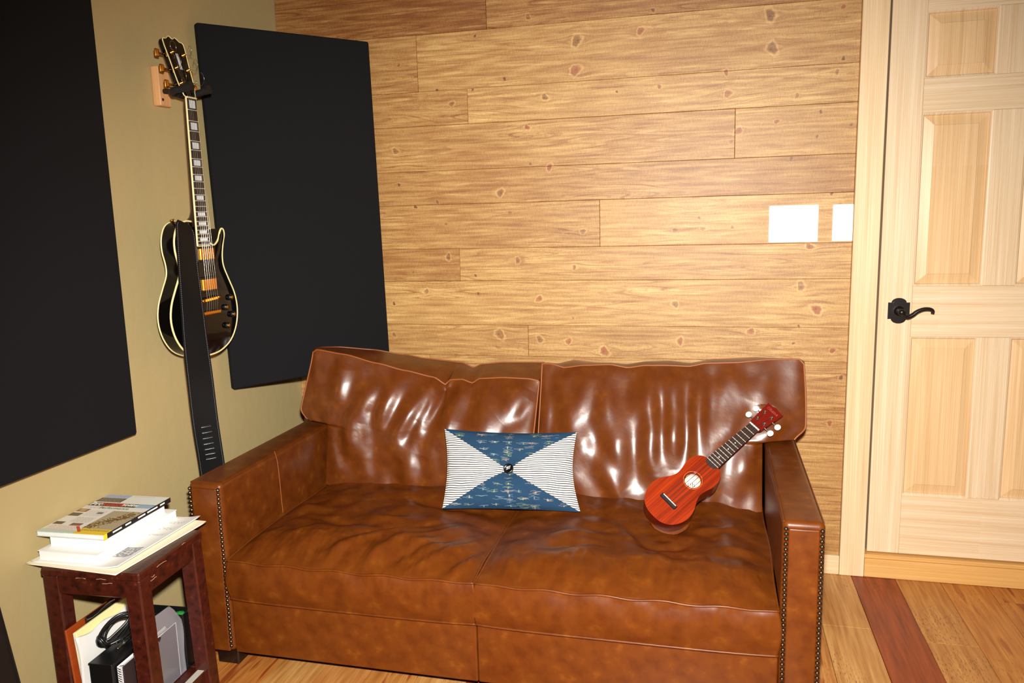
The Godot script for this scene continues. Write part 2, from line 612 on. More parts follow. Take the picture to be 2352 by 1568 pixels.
# eight floor boards side by side, each 128 pixels wide and 2.4 m long
func floor_texture() -> ImageTexture:
	var w := 1024
	var h := 1400
	var nA := noise_bytes(31, 0.09, w, h, 1, 14, 3)
	var nB := noise_bytes(32, 0.03, w, h, 1, 8, 3)
	var nC := noise_bytes(33, 0.012, w, h, 2, 4, 4)
	var nD := noise_bytes(34, 0.30, w, h, 1, 5, 4)
	var lo := [[168, 112, 52], [176, 112, 56], [170, 106, 48], [178, 120, 60], [120, 48, 20], [172, 112, 54], [176, 108, 46], [168, 104, 46]]
	var hi := [[236, 192, 122], [232, 178, 108], [232, 178, 104], [238, 196, 126], [186, 92, 46], [228, 176, 104], [232, 172, 92], [226, 160, 84]]
	var spots := [0.3, 0.25, 0.5, 0.95, 0.75, 1.1, 0.6, 0.5]
	var streak := [0.15, 0.2, 0.75, 0.1, 0.25, 0.3, 0.45, 0.8]
	var d8 := PackedByteArray()
	d8.resize(w * h * 3)
	for y in h:
		for x in w:
			var i := y * w + x
			var k := x >> 7
			var a := nA[i] / 255.0 - 0.5
			var b := nB[i] / 255.0 - 0.5
			var c := nC[i] / 255.0
			var v := clampf(0.58 + a * 0.6 + b * 0.7 + (c - 0.5) * 0.35, 0.0, 1.0)
			var l: Array = lo[k]
			var u: Array = hi[k]
			var R := lerpf(l[0], u[0], v)
			var G := lerpf(l[1], u[1], v)
			var B := lerpf(l[2], u[2], v)
			# worn-in dirt: small dark flecks gathered in patches
			var dirt: float = smoothstep(0.62, 0.80, nD[i] / 255.0) * smoothstep(0.42, 0.66, c) * spots[k]
			# red-brown heartwood streaks
			var st: float = smoothstep(0.62, 0.82, nB[i] / 255.0) * streak[k]
			R = lerpf(R, 138.0, st); G = lerpf(G, 62.0, st); B = lerpf(B, 24.0, st)
			dirt = clampf(dirt * 0.5, 0.0, 0.42)
			R = lerpf(R, 66.0, dirt); G = lerpf(G, 36.0, dirt); B = lerpf(B, 18.0, dirt)
			var o := i * 3
			d8[o] = int(R); d8[o + 1] = int(G); d8[o + 2] = int(B)
	var im := from_rgb(d8, w, h)
	return tex(im)


# straight-grained fir: lines along v
func fir_texture(sd: int, dark: Color, light: Color) -> ImageTexture:
	var w := 640
	var h := 1024
	var nA := loop_bytes(sd, 0.16, w, h, 1, 64, 3)
	var nB := loop_bytes(sd + 1, 0.02, w, h, 1, 16, 3)
	var nD := loop_bytes(sd + 2, 0.3, w, h, 1, 8, 2)
	var d8 := PackedByteArray()
	d8.resize(w * h * 3)
	for i in w * h:
		var v := clampf(0.60 + (nA[i] / 255.0 - 0.5) * 0.75 + (nB[i] / 255.0 - 0.5) * 0.5 + (nD[i] / 255.0 - 0.5) * 0.18, 0.0, 1.0)
		var c := dark.lerp(light, v)
		d8[i * 3] = int(c.r * 255); d8[i * 3 + 1] = int(c.g * 255); d8[i * 3 + 2] = int(c.b * 255)
	return tex(from_rgb(d8, w, h))


# patchwork cushion cover: ticking stripes at both ends, printed blue cotton above and below
func pillow_texture() -> ImageTexture:
	var w := 1280
	var h := 768
	var d8 := PackedByteArray()
	d8.resize(w * h * 3)
	var nW := noise_bytes(51, 0.012, w, h, 2, 2, 1)
	var nF := noise_bytes(52, 0.3, w, h, 1, 1, 2)
	var pitch := h / 37.0
	for y in h:
		for x in w:
			var u := float(x) / w * 2.0 - 1.0
			var v := float(y) / h * 2.0 - 1.0
			var i := y * w + x
			var f := (nF[i] / 255.0 - 0.5) * 10.0
			var o := i * 3
			var side := absf(u) - absf(v)
			if side > 0.0:
				var ph := fposmod((y + (nW[i] / 255.0 - 0.5) * 9.0 + sin(u * 3.0) * 3.0) / pitch, 1.0)
				var st := smoothstep(0.50, 0.60, ph) * (1.0 - smoothstep(0.90, 1.0, ph))
				d8[o] = int(clampf(lerpf(246.0, 62.0, st) + f, 0, 255))
				d8[o + 1] = int(clampf(lerpf(241.0, 58.0, st) + f, 0, 255))
				d8[o + 2] = int(clampf(lerpf(228.0, 62.0, st) + f, 0, 255))
			else:
				d8[o] = int(clampf(34.0 + f, 0, 255))
				d8[o + 1] = int(clampf(62.0 + f, 0, 255))
				d8[o + 2] = int(clampf(88.0 + f, 0, 255))
			if absf(side) < 0.006:
				d8[o] = int(d8[o] * 0.75); d8[o + 1] = int(d8[o + 1] * 0.75); d8[o + 2] = int(d8[o + 2] * 0.75)
	var im := from_rgb(d8, w, h)
	# the print: thin ochre and pale pen strokes in loose rows, small birds and leaves
	var r2 := RandomNumberGenerator.new()
	r2.seed = 5
	var inks := [c8(206, 188, 150), c8(190, 200, 190), c8(214, 176, 150), c8(180, 190, 120), c8(150, 170, 190)]
	var put := func(px: int, py: int, ink: Color, a: float) -> void:
		if px >= 0 and px < w and py >= 0 and py < h:
			var u := float(px) / w * 2.0 - 1.0
			var v := float(py) / h * 2.0 - 1.0
			if absf(v) - absf(u) > 0.012: im.set_pixel(px, py, im.get_pixel(px, py).lerp(ink, a))
	for col in 9:
		var colx := w * (0.5 + (col - 4) * 0.098)
		var rows := 17 if col == 4 else 11
		for row in rows:
			var cx := colx + r2.randfn(0.0, 12.0)
			var cy := h * (row + 0.5) / rows + r2.randfn(0.0, 9.0)
			if r2.randf() < (0.0 if col == 4 else 0.12): continue
			var ink: Color = inks[r2.randi_range(0, 4)]
			for l in r2.randi_range(2, 5):
				var length := r2.randf_range(30.0, 105.0)
				var amp := r2.randf_range(1.0, 6.0)
				var ph := r2.randf_range(0.0, TAU)
				var y0 := cy + r2.randfn(0.0, 10.0)
				var x0 := cx + r2.randfn(0.0, 14.0)
				for q in int(length * 1.5):
					var sx := q / 1.5
					for t in 3: put.call(int(x0 + sx - length * 0.5), int(y0 + amp * sin(sx * 0.07 + ph)) + t, ink, 0.62 if t == 1 else 0.4)
			if r2.randf() < 0.5:
				var tall := r2.randf_range(16.0, 46.0)
				for q in int(tall * 1.5):
					for t in 2: put.call(int(cx + 5.0 * sin(q * 0.1)) + t, int(cy + q / 1.5 - tall * 0.3), ink, 0.55)
			if r2.randf() < 0.55:
				var leaf: Color = [c8(190, 150, 120), c8(170, 180, 100), c8(210, 190, 150)][r2.randi_range(0, 2)]
				var ln := r2.randf_range(7.0, 13.0)
				for dy in range(-14, 15):
					for dx in range(-14, 15):
						if pow(dx / (ln * 0.7), 2.0) + pow(dy / ln, 2.0) < 1.0 - 0.3 * sin(dx * 0.9): put.call(int(cx) + dx, int(cy) + 8 + dy, leaf, 0.55)
	return tex(im)


# print on the magazine cover (flat print: pictures, blocks of small type)
func cover_texture() -> ImageTexture:
	var w := 420
	var h := 560
	var im := Image.create(w, h, false, Image.FORMAT_RGB8)
	im.fill(c8(232, 228, 222))
	var r2 := RandomNumberGenerator.new()
	r2.seed = 21
	var lines := func(x0: int, y0: int, x1: int, y1: int, c: Color, step := 7) -> void:
		for y in range(y0, y1, step):
			var x := x0
			while x < x1:
				var l := r2.randi_range(6, 20)
				im.fill_rect(Rect2i(x, y, mini(l, x1 - x), 3), c)
				x += l + 4
	im.fill_rect(Rect2i(0, 0, 170, 56), c8(176, 186, 214))
	lines.call(8, 8, 165, 52, c8(90, 110, 160), 10)
	im.fill_rect(Rect2i(0, 56, 170, 62), c8(62, 52, 48))
	lines.call(10, 64, 160, 114, c8(170, 160, 150), 9)
	im.fill_rect(Rect2i(176, 6, 240, 118), c8(226, 230, 226))
	lines.call(190, 14, 330, 22, c8(120, 150, 170), 8)
	im.fill_rect(Rect2i(0, 130, 420, 52), c8(34, 30, 28))
	im.fill_rect(Rect2i(92, 134, 138, 44), c8(30, 26, 24))
	im.fill_rect(Rect2i(312, 134, 108, 48), c8(120, 170, 200))
	lines.call(316, 140, 416, 178, c8(200, 200, 230), 10)
	lines.call(10, 196, 130, 214, c8(170, 140, 180), 8)
	im.fill_rect(Rect2i(0, 232, 70, 44), c8(130, 92, 40))
	im.fill_rect(Rect2i(12, 240, 40, 24), c8(196, 160, 110))
	im.fill_rect(Rect2i(0, 292, 70, 46), c8(90, 80, 66))
	im.fill_rect(Rect2i(6, 420, 60, 36), c8(88, 66, 44))
	lines.call(84, 250, 200, 330, c8(178, 172, 186), 9)
	im.fill_rect(Rect2i(150, 270, 38, 24), c8(96, 90, 100))
	lines.call(84, 350, 200, 420, c8(150, 140, 140), 9)
	im.fill_rect(Rect2i(120, 430, 70, 34), c8(120, 70, 60))
	lines.call(20, 470, 200, 520, c8(200, 120, 100), 11)
	im.fill_rect(Rect2i(0, 520, 230, 40), c8(196, 214, 200))
	# main picture
	im.fill_rect(Rect2i(226, 240, 194, 250), c8(170, 156, 130))
	for q in 900:
		var t := r2.randf()
		var x := int(228 + t * 150 + r2.randfn(0, 14))
		var y := int(470 - t * 190 + r2.randfn(0, 22))
		var c: Color = [c8(52, 40, 26), c8(92, 78, 36), c8(206, 186, 110), c8(60, 52, 50), c8(130, 50, 40)][r2.randi_range(0, 4)]
		im.fill_rect(Rect2i(clampi(x, 226, 408), clampi(y, 240, 482), r2.randi_range(4, 14), r2.randi_range(3, 8)).intersection(Rect2i(226, 240, 194, 250)), c)
	im.fill_rect(Rect2i(226, 490, 194, 70), c8(238, 200, 46))
	lines.call(240, 500, 410, 520, c8(70, 50, 30), 7)
	for q in 60:
		im.fill_rect(Rect2i(180 + q, 468 + q, 14, 10).intersection(Rect2i(0, 0, w, h)), c8(200, 44, 30))
	return tex(im)


# printed sheet music / loose sheets: staves and a grey picture
func sheet_texture() -> ImageTexture:
	var im := Image.create(360, 360, false, Image.FORMAT_RGB8)
	im.fill(c8(238, 236, 230))
	var r2 := RandomNumberGenerator.new()
	r2.seed = 8
	for k in 3:
		for l in 4:
			im.fill_rect(Rect2i(228, 40 + k * 46 + l * 5, 110, 1), c8(190, 188, 186))
		for q in 14:
			im.fill_rect(Rect2i(232 + q * 7, 38 + k * 46 + r2.randi_range(0, 16), 3, 3), c8(120, 120, 120))
	for q in 700:
		var x := r2.randi_range(236, 330)
		var y := r2.randi_range(236, 292)
		var v := r2.randi_range(120, 220)
		im.fill_rect(Rect2i(x, y, 8, 5), c8(v, v, v))
	im.fill_rect(Rect2i(232, 232, 104, 3), c8(70, 70, 74))
	return tex(im)


func make_materials() -> void:
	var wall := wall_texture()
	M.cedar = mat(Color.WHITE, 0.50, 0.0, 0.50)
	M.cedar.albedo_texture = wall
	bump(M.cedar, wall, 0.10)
	M.backing = mat(c8(96, 62, 30), 0.9)
	var ft := floor_texture()
	M.floor = mat(c8(228, 214, 202), 0.38, 0.0, 0.42)
	M.floor.albedo_texture = ft
	bump(M.floor, ft, 0.05)
	var fir := fir_texture(61, c8(208, 172, 128), c8(238, 216, 184))
	M.fir = mat(Color.WHITE, 0.40, 0.0, 0.45)
	M.fir.albedo_texture = fir
	M.fir.uv1_scale = Vector3(1.0 / 0.42, 1.0 / 1.7, 1.0)
	bump(M.fir, fir, 0.03)
	M.fir_rail = M.fir
	M.fir_panel = M.fir.duplicate()
	M.fir_panel.albedo_color = c8(250, 236, 214)
	M.casing = M.fir.duplicate()
	M.casing.albedo_color = c8(255, 250, 240)
	M.sill = M.fir.duplicate()
	M.sill.albedo_color = c8(246, 216, 160)
	var pt := grey_tex(71, 0.02, 256, 4)
	M.olive = mat(c8(184, 164, 116), 0.50, 0.0, 0.42)
	triplanar(bump(M.olive, pt, 0.05), 3.0, true)
	M.paint = M.olive
	M.white_paint = mat(c8(120, 92, 60), 0.8)
	var cloth := grey_tex(72, 0.16, 256, 2)
	M.felt = mat(c8(22, 22, 24), 0.95, 0.0, 0.3)
	triplanar(bump(M.felt, cloth, 0.05), 14.0, true)
	# leather: pull-up hide, brown with paler rubbed and darker waxed patches
	var lt := noise_tex(81, 0.010, 512, [c8(86, 38, 7), c8(96, 45, 9), c8(101, 49, 10), c8(116, 62, 17)], [0.08, 0.42, 0.70, 0.97], 6)
	M.leather = mat(Color.WHITE, 0.32, 0.0, 0.56)
	M.leather.albedo_texture = lt
	var lb := grey_tex(82, 0.045, 512, 4)
	# fine creases of the hide
	var cr := FastNoiseLite.new()
	cr.seed = 84
	cr.frequency = 0.022
	cr.fractal_type = FastNoiseLite.FRACTAL_RIDGED
	cr.fractal_octaves = 3
	var crease := tex(cr.get_seamless_image(512, 512, true, false, 0.15, true))
	triplanar(bump(M.leather, crease, 0.010), 3.1, true)
	M.leather_flat = M.leather.duplicate()
	M.leather_flat.roughness = 0.36
	M.leather_flat.metallic_specular = 0.40
	M.seat_leather = M.leather.duplicate()
	M.seat_leather.roughness = 0.42
	M.seat_leather.metallic_specular = 0.30
	M.leather_flat.heightmap_scale = 0.008
	M.piping = mat(c8(142, 78, 36), 0.45, 0.0, 0.5)
	M.seam = mat(c8(134, 76, 36), 0.5, 0.0, 0.5)
	M.nail = mat(c8(96, 78, 62), 0.30, 0.9, 0.5)
	M.foot = mat(c8(30, 16, 10), 0.35)
	M.black_gloss = mat(c8(6, 6, 6), 0.08, 0.0, 0.42)
	M.binding = mat(c8(236, 220, 160), 0.35)
	M.gold = mat(c8(226, 160, 66), 0.28, 1.0)
	M.steel = mat(c8(190, 186, 178), 0.25, 1.0)
	M.pearl = mat(c8(214, 220, 226), 0.25, 0.0, 0.6)
	M.fret = mat(c8(206, 198, 182), 0.35, 0.0, 0.7)  # pale instead of metal: the flash reflection is put into the colour
	M.ebony = mat(c8(30, 18, 14), 0.4)
	M.neck_back = mat(c8(40, 16, 10), 0.25)
	M.rubber = mat(c8(22, 20, 20), 0.6)
	M.strap = mat(c8(12, 12, 13), 0.48, 0.0, 0.34)
	triplanar(bump(M.strap, cloth, 0.02), 30.0)
	M.stitch = mat(c8(120, 116, 124), 0.8)
	M.slot_edge = mat(c8(40, 40, 42), 0.25, 0.0, 0.7)  # raised rim, paler than the strap: edge glint partly put into the colour
	M.slot = mat(c8(4, 4, 5), 0.9)
	M.oak = mat(c8(250, 214, 176), 0.5)
	M.oak.albedo_texture = fir
	M.oak.uv1_scale = Vector3(1.0 / 0.2, 1.0 / 0.8, 1.0)
	M.bronze = mat(c8(34, 26, 24), 0.32, 0.35, 0.5)
	M.plastic = mat(c8(250, 250, 248), 0.35)
	M.plastic_line = mat(c8(196, 196, 198), 0.5)
	M.pillow = mat(Color.WHITE, 0.9, 0.0, 0.3)
	M.pillow.albedo_texture = pillow_texture()
	M.pillow_back = mat(c8(40, 78, 116), 0.9, 0.0, 0.3)
	M.button = mat(c8(12, 11, 12), 0.18)
	# ukulele mahogany
	var ut := fir_texture(91, c8(96, 22, 6), c8(164, 52, 14))
	M.koa = mat(Color.WHITE, 0.24, 0.0, 0.5)
	M.koa.albedo_texture = ut
	M.koa.uv1_scale = Vector3(1.0 / 0.30, 1.0 / 0.9, 1.0)
	M.koa_side = mat(c8(110, 28, 12), 0.22)
	M.koa_head = mat(c8(112, 24, 16), 0.25)
	M.rosewood = mat(c8(52, 34, 28), 0.45)
	M.ivory = mat(c8(244, 240, 226), 0.3)
	M.label_paper = mat(c8(240, 228, 204), 0.8)
	M.ink = mat(c8(40, 42, 40), 0.7)
	M.silver_print = mat(c8(164, 84, 70), 0.4)
	M.rosette = mat(c8(196, 110, 46), 0.4)
	# worn stool: dark red-brown varnish, chipped to paler wood
	var stt := noise_tex(101, 0.02, 512, [c8(36, 12, 8), c8(62, 20, 11), c8(72, 26, 15), c8(98, 48, 32)], [0.1, 0.42, 0.84, 0.97], 5)
	M.stool = mat(Color.WHITE, 0.34, 0.0, 0.5)
	M.stool.albedo_texture = stt
	triplanar(bump(M.stool, lb, 0.03), 3.2)
	M.chip = mat(c8(216, 172, 140), 0.6)
	M.worn = mat(c8(186, 180, 168), 0.7)
	M.paper = mat(c8(240, 238, 234), 0.85)
	M.paper_warm = mat(c8(242, 232, 206), 0.85)
	M.paper_grey = mat(c8(206, 206, 208), 0.8)
	M.pages = mat(c8(214, 216, 214), 0.8)
	M.sheet = mat(Color.WHITE, 0.8)
	M.sheet.albedo_texture = sheet_texture()
	M.cover = mat(Color.WHITE, 0.3)
	M.cover.albedo_texture = cover_texture()
	M.spine = mat(c8(26, 24, 24), 0.4)
	M.yellow = mat(c8(244, 210, 40), 0.5)
	M.manila = mat(c8(244, 234, 168), 0.8)
	M.masonite = mat(c8(176, 84, 28), 0.5)
	M.masonite.albedo_texture = fir
	M.masonite.uv1_scale = Vector3(4, 1, 1)
	M.black_plastic = mat(c8(14, 13, 14), 0.4)
	M.cable = mat(c8(12, 12, 13), 0.32, 0.0, 0.6)
	M.card_dark = mat(c8(48, 38, 42), 0.4)
	M.film = mat(Color(0.82, 0.82, 0.86, 0.24), 0.2, 0.0, 0.6)
	M.film.transparency = BaseMaterial3D.TRANSPARENCY_ALPHA
	M.green = mat(c8(36, 130, 56), 0.25)
	M.white_print = mat(c8(244, 244, 240), 0.6)
	M.red_print = mat(c8(214, 60, 46), 0.6)
	M.green_print = mat(c8(60, 100, 66), 0.6)
	M.case = mat(c8(12, 11, 12), 0.5)
	M.blue = mat(c8(52, 74, 110), 0.6)


func _ready() -> void:
	rng.seed = 4
	# camera, flash, exposure
	var cam := Camera3D.new()
	cam.name = "camera"
	cam.fov = 46.97
	cam.near = 0.05
	add_child(cam)
	cam.transform = Transform3D(eye_basis, eye)
	cam.current = true
	var we := WorldEnvironment.new()
	var env := Environment.new()
	env.background_mode = Environment.BG_COLOR
	env.background_color = Color(0.01, 0.01, 0.012)
	env.tonemap_mode = Environment.TONE_MAPPER_LINEAR
	env.tonemap_exposure = 1.0
	env.sdfgi_enabled = true
	env.ssao_enabled = true
	env.ssil_enabled = true
	we.environment = env
	add_child(we)
	# the flash on the photographer's camera, a hand's breadth above the lens
	var flash := SpotLight3D.new()
	flash.name = "camera_flash"
	flash.light_energy = 16.0
	flash.light_color = Color(1.0, 0.985, 0.955)
	flash.spot_angle = 53.0
	flash.spot_angle_attenuation = 1.0
	flash.spot_range = 12.0
	flash.spot_attenuation = 2.0
	flash.light_size = 0.035
	flash.shadow_enabled = true
	add_child(flash)
	flash.position = eye + eye_basis * Vector3(0.02, 0.15, -0.03)
	flash.look_at(flash.position + ray(1320, 1150))

	make_materials()
	make_room()
	make_door()
	make_panels()
	make_sofa()
	make_stool()
	make_guitar()
	make_pillow()
	make_ukulele()
	make_stack()
	make_shelf()
	make_small()


# ---------- the room ----------
func make_room() -> void:
	# floor boards, 153 mm wide, running towards the plank wall
	var fl := thing("floor", "worn reclaimed wood floor of wide honey and red brown boards", "floor", Vector3.ZERO, Basis.IDENTITY, "", "structure")
	placed(fl, "subfloor", Shape.new().box(Vector3(2.0, -0.06, 2.3), Vector3(4.2, 0.08, 4.8)), M.backing)
	var bw := 0.1527
	var r2 := RandomNumberGenerator.new()
	r2.seed = 19
	for k in range(-3, 24):
		var x0 := 0.418 + bw * k
		if x0 < -0.03 or x0 > 3.99: 
			if x0 + bw < 0.0 or x0 > 4.0: continue
		var strip := posmod(k, 8)
		var z := -0.06
		var first := true
		while z < 4.6:
			var l := r2.randf_range(0.9, 2.2)
			if first: l = [1.35, 0.98, 1.5, 0.47, 1.9, 0.52, 1.2, 0.85][strip]
			first = false
			var z1 := minf(z + l, 4.62)
			var drop := r2.randf_range(0.0, 0.0008)
			var s := Shape.new().box(Vector3(x0 + bw * 0.5, -0.010 - drop, (z + z1) * 0.5), Vector3(bw - 0.0014, 0.02, z1 - z - 0.0012), 0.0009)
			var v0 := r2.randf()
			for i in s.p.size():
				s.t[i] = Vector2((strip + 0.03 + 0.94 * clampf((s.p[i].x - x0) / bw, 0.0, 1.0)) / 8.0, (s.p[i].z - z) / 2.4 + v0)
			placed(fl, "floor_board", s, M.floor)
			z = z1

	# the plank wall
	var wb := thing("wall_back", "wall of horizontal knotty cedar planks in two widths", "wall", Vector3.ZERO, Basis.IDENTITY, "", "structure")
	placed(wb, "wall_core", Shape.new().box(Vector3(1.15, 1.375, -0.075), Vector3(2.30, 2.75, 0.11)), M.backing)
	placed(wb, "wall_core", Shape.new().box(Vector3(3.55, 1.375, -0.06), Vector3(0.968, 2.75, 0.12)), M.paint)
	placed(wb, "wall_core", Shape.new().box(Vector3(2.683, 2.44, -0.06), Vector3(0.766, 0.62, 0.12)), M.paint)
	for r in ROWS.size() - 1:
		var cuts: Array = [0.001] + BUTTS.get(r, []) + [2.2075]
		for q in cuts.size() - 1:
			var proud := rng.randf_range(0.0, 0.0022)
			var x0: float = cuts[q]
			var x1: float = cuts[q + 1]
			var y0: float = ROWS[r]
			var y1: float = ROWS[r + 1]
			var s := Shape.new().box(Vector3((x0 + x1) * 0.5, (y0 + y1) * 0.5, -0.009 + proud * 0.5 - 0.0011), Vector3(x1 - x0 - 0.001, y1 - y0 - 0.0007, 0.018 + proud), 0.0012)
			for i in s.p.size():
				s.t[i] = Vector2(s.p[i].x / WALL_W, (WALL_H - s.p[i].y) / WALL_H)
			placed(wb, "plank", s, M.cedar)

	var wl := thing("wall_left", "olive tan painted wall behind the guitar", "wall", Vector3.ZERO, Basis.IDENTITY, "", "structure")
	placed(wl, "wall_core", Shape.new().box(Vector3(-0.06, 1.375, 2.26), Vector3(0.12, 2.75, 4.76)), M.olive)
	var wr := thing("wall_right", "plain olive tan painted wall beyond the door", "wall", Vector3.ZERO, Basis.IDENTITY, "", "structure")
	placed(wr, "wall_core", Shape.new().box(Vector3(4.06, 1.375, 2.26), Vector3(0.12, 2.75, 4.76)), M.paint)
	var wf := thing("wall_front", "plain olive tan painted wall behind the photographer", "wall", Vector3.ZERO, Basis.IDENTITY, "", "structure")
	placed(wf, "wall_core", Shape.new().box(Vector3(2.0, 1.375, 4.68), Vector3(4.24, 2.75, 0.12)), M.paint)
	var ce := thing("ceiling", "plain dark stained wood ceiling", "ceiling", Vector3.ZERO, Basis.IDENTITY, "", "structure")
	placed(ce, "ceiling_board", Shape.new().box(Vector3(2.0, 2.81, 2.26), Vector3(4.24, 0.12, 4.96)), M.white_paint)

	var bb := thing("baseboard_back", "pale clear wood baseboard along the plank wall", "baseboard", Vector3.ZERO, Basis.IDENTITY, "", "structure")
	placed(bb, "board", Shape.new().box(Vector3(1.1035, 0.0375, 0.0105), Vector3(2.206, 0.0745, 0.015), 0.002, 0), M.casing)


func make_door() -> void:
	# casing, sill
	var t1 := thing("trim_1", "flat pale fir door casing beside the plank wall", "trim", Vector3(2.25, 0, 0.0), Basis.IDENTITY, "", "structure")
	placed(t1, "casing_board", Shape.new().box(Vector3(2.2507, 1.16, 0.0045), Vector3(0.0858, 2.32, 0.029), 0.002, 1, Vector2(0.1, 0.2)), M.casing)
	placed(t1, "jamb_board", Shape.new().box(Vector3(2.2855, 1.06, -0.058), Vector3(0.022, 2.12, 0.09), 0.001, 1, Vector2(0.3, 0.5)), M.casing)
	var t2 := thing("trim_2", "flat pale fir door casing on the hinge side", "trim", Vector3(3.11, 0, 0.0), Basis.IDENTITY, "", "structure")
	placed(t2, "casing_board", Shape.new().box(Vector3(3.115, 1.16, 0.0105), Vector3(0.0864, 2.32, 0.019), 0.002), M.casing)
	var t3 := thing("trim_3", "flat pale fir head casing over the door", "trim", Vector3(2.68, 2.13, 0.0), Basis.IDENTITY, "", "structure")
	placed(t3, "casing_board", Shape.new().box(Vector3(2.683, 2.172, 0.0105), Vector3(0.776, 0.086, 0.019), 0.002, 0), M.casing)
	var t4 := thing("trim_4", "raised honey coloured wood sill under the door", "sill", Vector3(2.68, 0, 0.0), Basis.IDENTITY, "", "structure")
	placed(t4, "riser_board", Shape.new().box(Vector3(2.683, 0.036, -0.045), Vector3(0.776, 0.072, 0.124), 0.002, 0, Vector2(0.2, 0.1)), M.sill)
	placed(t4, "threshold_strip", Shape.new().box(Vector3(2.683, 0.0795, -0.047), Vector3(0.776, 0.015, 0.118), 0.002, 0, Vector2(0.35, 0.6)), M.sill)

	var d := thing("door_1", "pale fir six panel door with dark bronze lever handle", "door", Vector3(2.683, 0.091, -0.03), Basis.IDENTITY, "", "structure")
	var zf := -0.010
	var th := 0.040
	var zc := zf - th * 0.5
	var xs := [2.3055, 2.415, 2.633, 2.733, 2.951, 3.066]
	var ys := [0.091, 0.320, 0.909, 1.090, 1.679, 1.793, 2.010, 2.121]
	var vert := func(x0: float, x1: float, y0: float, y1: float, called: String, sh: float) -> void:
		placed(d, called, Shape.new().box(Vector3((x0 + x1) * 0.5, (y0 + y1) * 0.5, zc), Vector3(x1 - x0 - 0.0004, y1 - y0 - 0.0004, th), 0.0012, 1, Vector2(sh, sh * 0.7)), M.fir)
	vert.call(xs[0], xs[1], ys[0], ys[7], "stile", 0.11)
	vert.call(xs[4], xs[5], ys[0], ys[7], "stile", 0.23)
	for rr in [[0, 1], [2, 3], [4, 5], [6, 7]]:
		placed(d, "rail", Shape.new().box(Vector3((xs[1] + xs[4]) * 0.5, (ys[rr[0]] + ys[rr[1]]) * 0.5, zc), Vector3(xs[4] - xs[1] - 0.0004, ys[rr[1]] - ys[rr[0]] - 0.0004, th), 0.0012, 0, Vector2(rr[0] * 0.17, rr[0] * 0.09)), M.fir)
	for rr in [[1, 2], [3, 4], [5, 6]]:
		vert.call(xs[2], xs[3], ys[rr[0]], ys[rr[1]], "mullion", 0.31 + rr[0] * 0.1)
		for cc in [[1, 2], [3, 4]]:
			var x0: float = xs[cc[0]]
			var x1: float = xs[cc[1]]
			var y0: float = ys[rr[0]]
			var y1: float = ys[rr[1]]
			# raised panel: bevelled border round a flat field
			var s := Shape.new()
			var n0 := 0
			var lev := [[0.0, zf - th + 0.008], [0.0, zf - 0.013], [0.009, zf - 0.013], [0.040, zf - 0.0045], [0.042, zf - 0.003]]
			var loops := []
			for l in lev:
				loops.append([Vector3(x0 + l[0], y0 + l[0], l[1]), Vector3(x1 - l[0], y0 + l[0], l[1]), Vector3(x1 - l[0], y1 - l[0], l[1]), Vector3(x0 + l[0], y1 - l[0], l[1])])
			var uvf := func(v: Vector3) -> Vector2: return Vector2(v.x + 0.13 * rr[0] + 0.3 * cc[0], v.y + 0.2 * cc[0])
			for i in loops.size() - 1:
				for k in 4:
					var a: Vector3 = loops[i][k]
					var b: Vector3 = loops[i][(k + 1) % 4]
					var c: Vector3 = loops[i + 1][(k + 1) % 4]
					var e: Vector3 = loops[i + 1][k]
					s.quad(a, e, c, b, -1, uvf.call(a), uvf.call(e), uvf.call(c), uvf.call(b))
			var top: Array = loops[loops.size() - 1]
			s.quad(top[0], top[3], top[2], top[1], -1, uvf.call(top[0]), uvf.call(top[3]), uvf.call(top[2]), uvf.call(top[1]))
			var bt: Array = loops[0]
			s.quad(bt[0], bt[1], bt[2], bt[3], -1, uvf.call(bt[0]), uvf.call(bt[1]), uvf.call(bt[2]), uvf.call(bt[3]))
			s.outward(n0)
			placed(d, "panel", s, M.fir_panel)
			# sticking: small sloped moulding round the opening
			var mo := Shape.new()
			var prof := [[-0.0002, zf - 0.014], [-0.0002, zf - 0.0006], [0.004, zf - 0.0022], [0.0075, zf - 0.0065], [0.0085, zf - 0.014]]
			var lp := []
			for l in prof:
				lp.append([Vector3(x0 + l[0], y0 + l[0], l[1]), Vector3(x1 - l[0], y0 + l[0], l[1]), Vector3(x1 - l[0], y1 - l[0], l[1]), Vector3(x0 + l[0], y1 - l[0], l[1])])
			for i in lp.size():
				var i2 := (i + 1) % lp.size()
				for k in 4:
					var a: Vector3 = lp[i][k]
					var b: Vector3 = lp[i][(k + 1) % 4]
					var c: Vector3 = lp[i2][(k + 1) % 4]
					var e: Vector3 = lp[i2][k]
					mo.quad(a, e, c, b, -1, uvf.call(a), uvf.call(e), uvf.call(c), uvf.call(b))
			mo.outward(0)
			placed(d, "panel_moulding", mo, M.fir)

	# lever handle
	var at := Vector3(2.372, 1.002, zf)
	var half := PackedVector2Array()
	for k in 9:
		var a := PI * (0.5 - 0.5 * k / 8.0)
		half.append(Vector2(0.0245 * cos(a), 0.029 + 0.0165 * sin(a)))
	var o := PackedVector2Array()
	for q in half: o.append(q)
	o.append(Vector2(0.0355, 0.0295))
	o.append(Vector2(0.0355, -0.0295))
	for k in range(half.size() - 1, -1, -1): o.append(Vector2(half[k].x, -half[k].y))
	for k in range(1, half.size()): o.append(Vector2(-half[k].x, -half[k].y))
	o.append(Vector2(-0.0355, -0.0295))
	o.append(Vector2(-0.0355, 0.0295))
	for k in range(half.size() - 1, 0, -1): o.append(Vector2(-half[k].x, half[k].y))
	var sm := PackedVector2Array()
	for q in o: sm.append(q * 0.84)
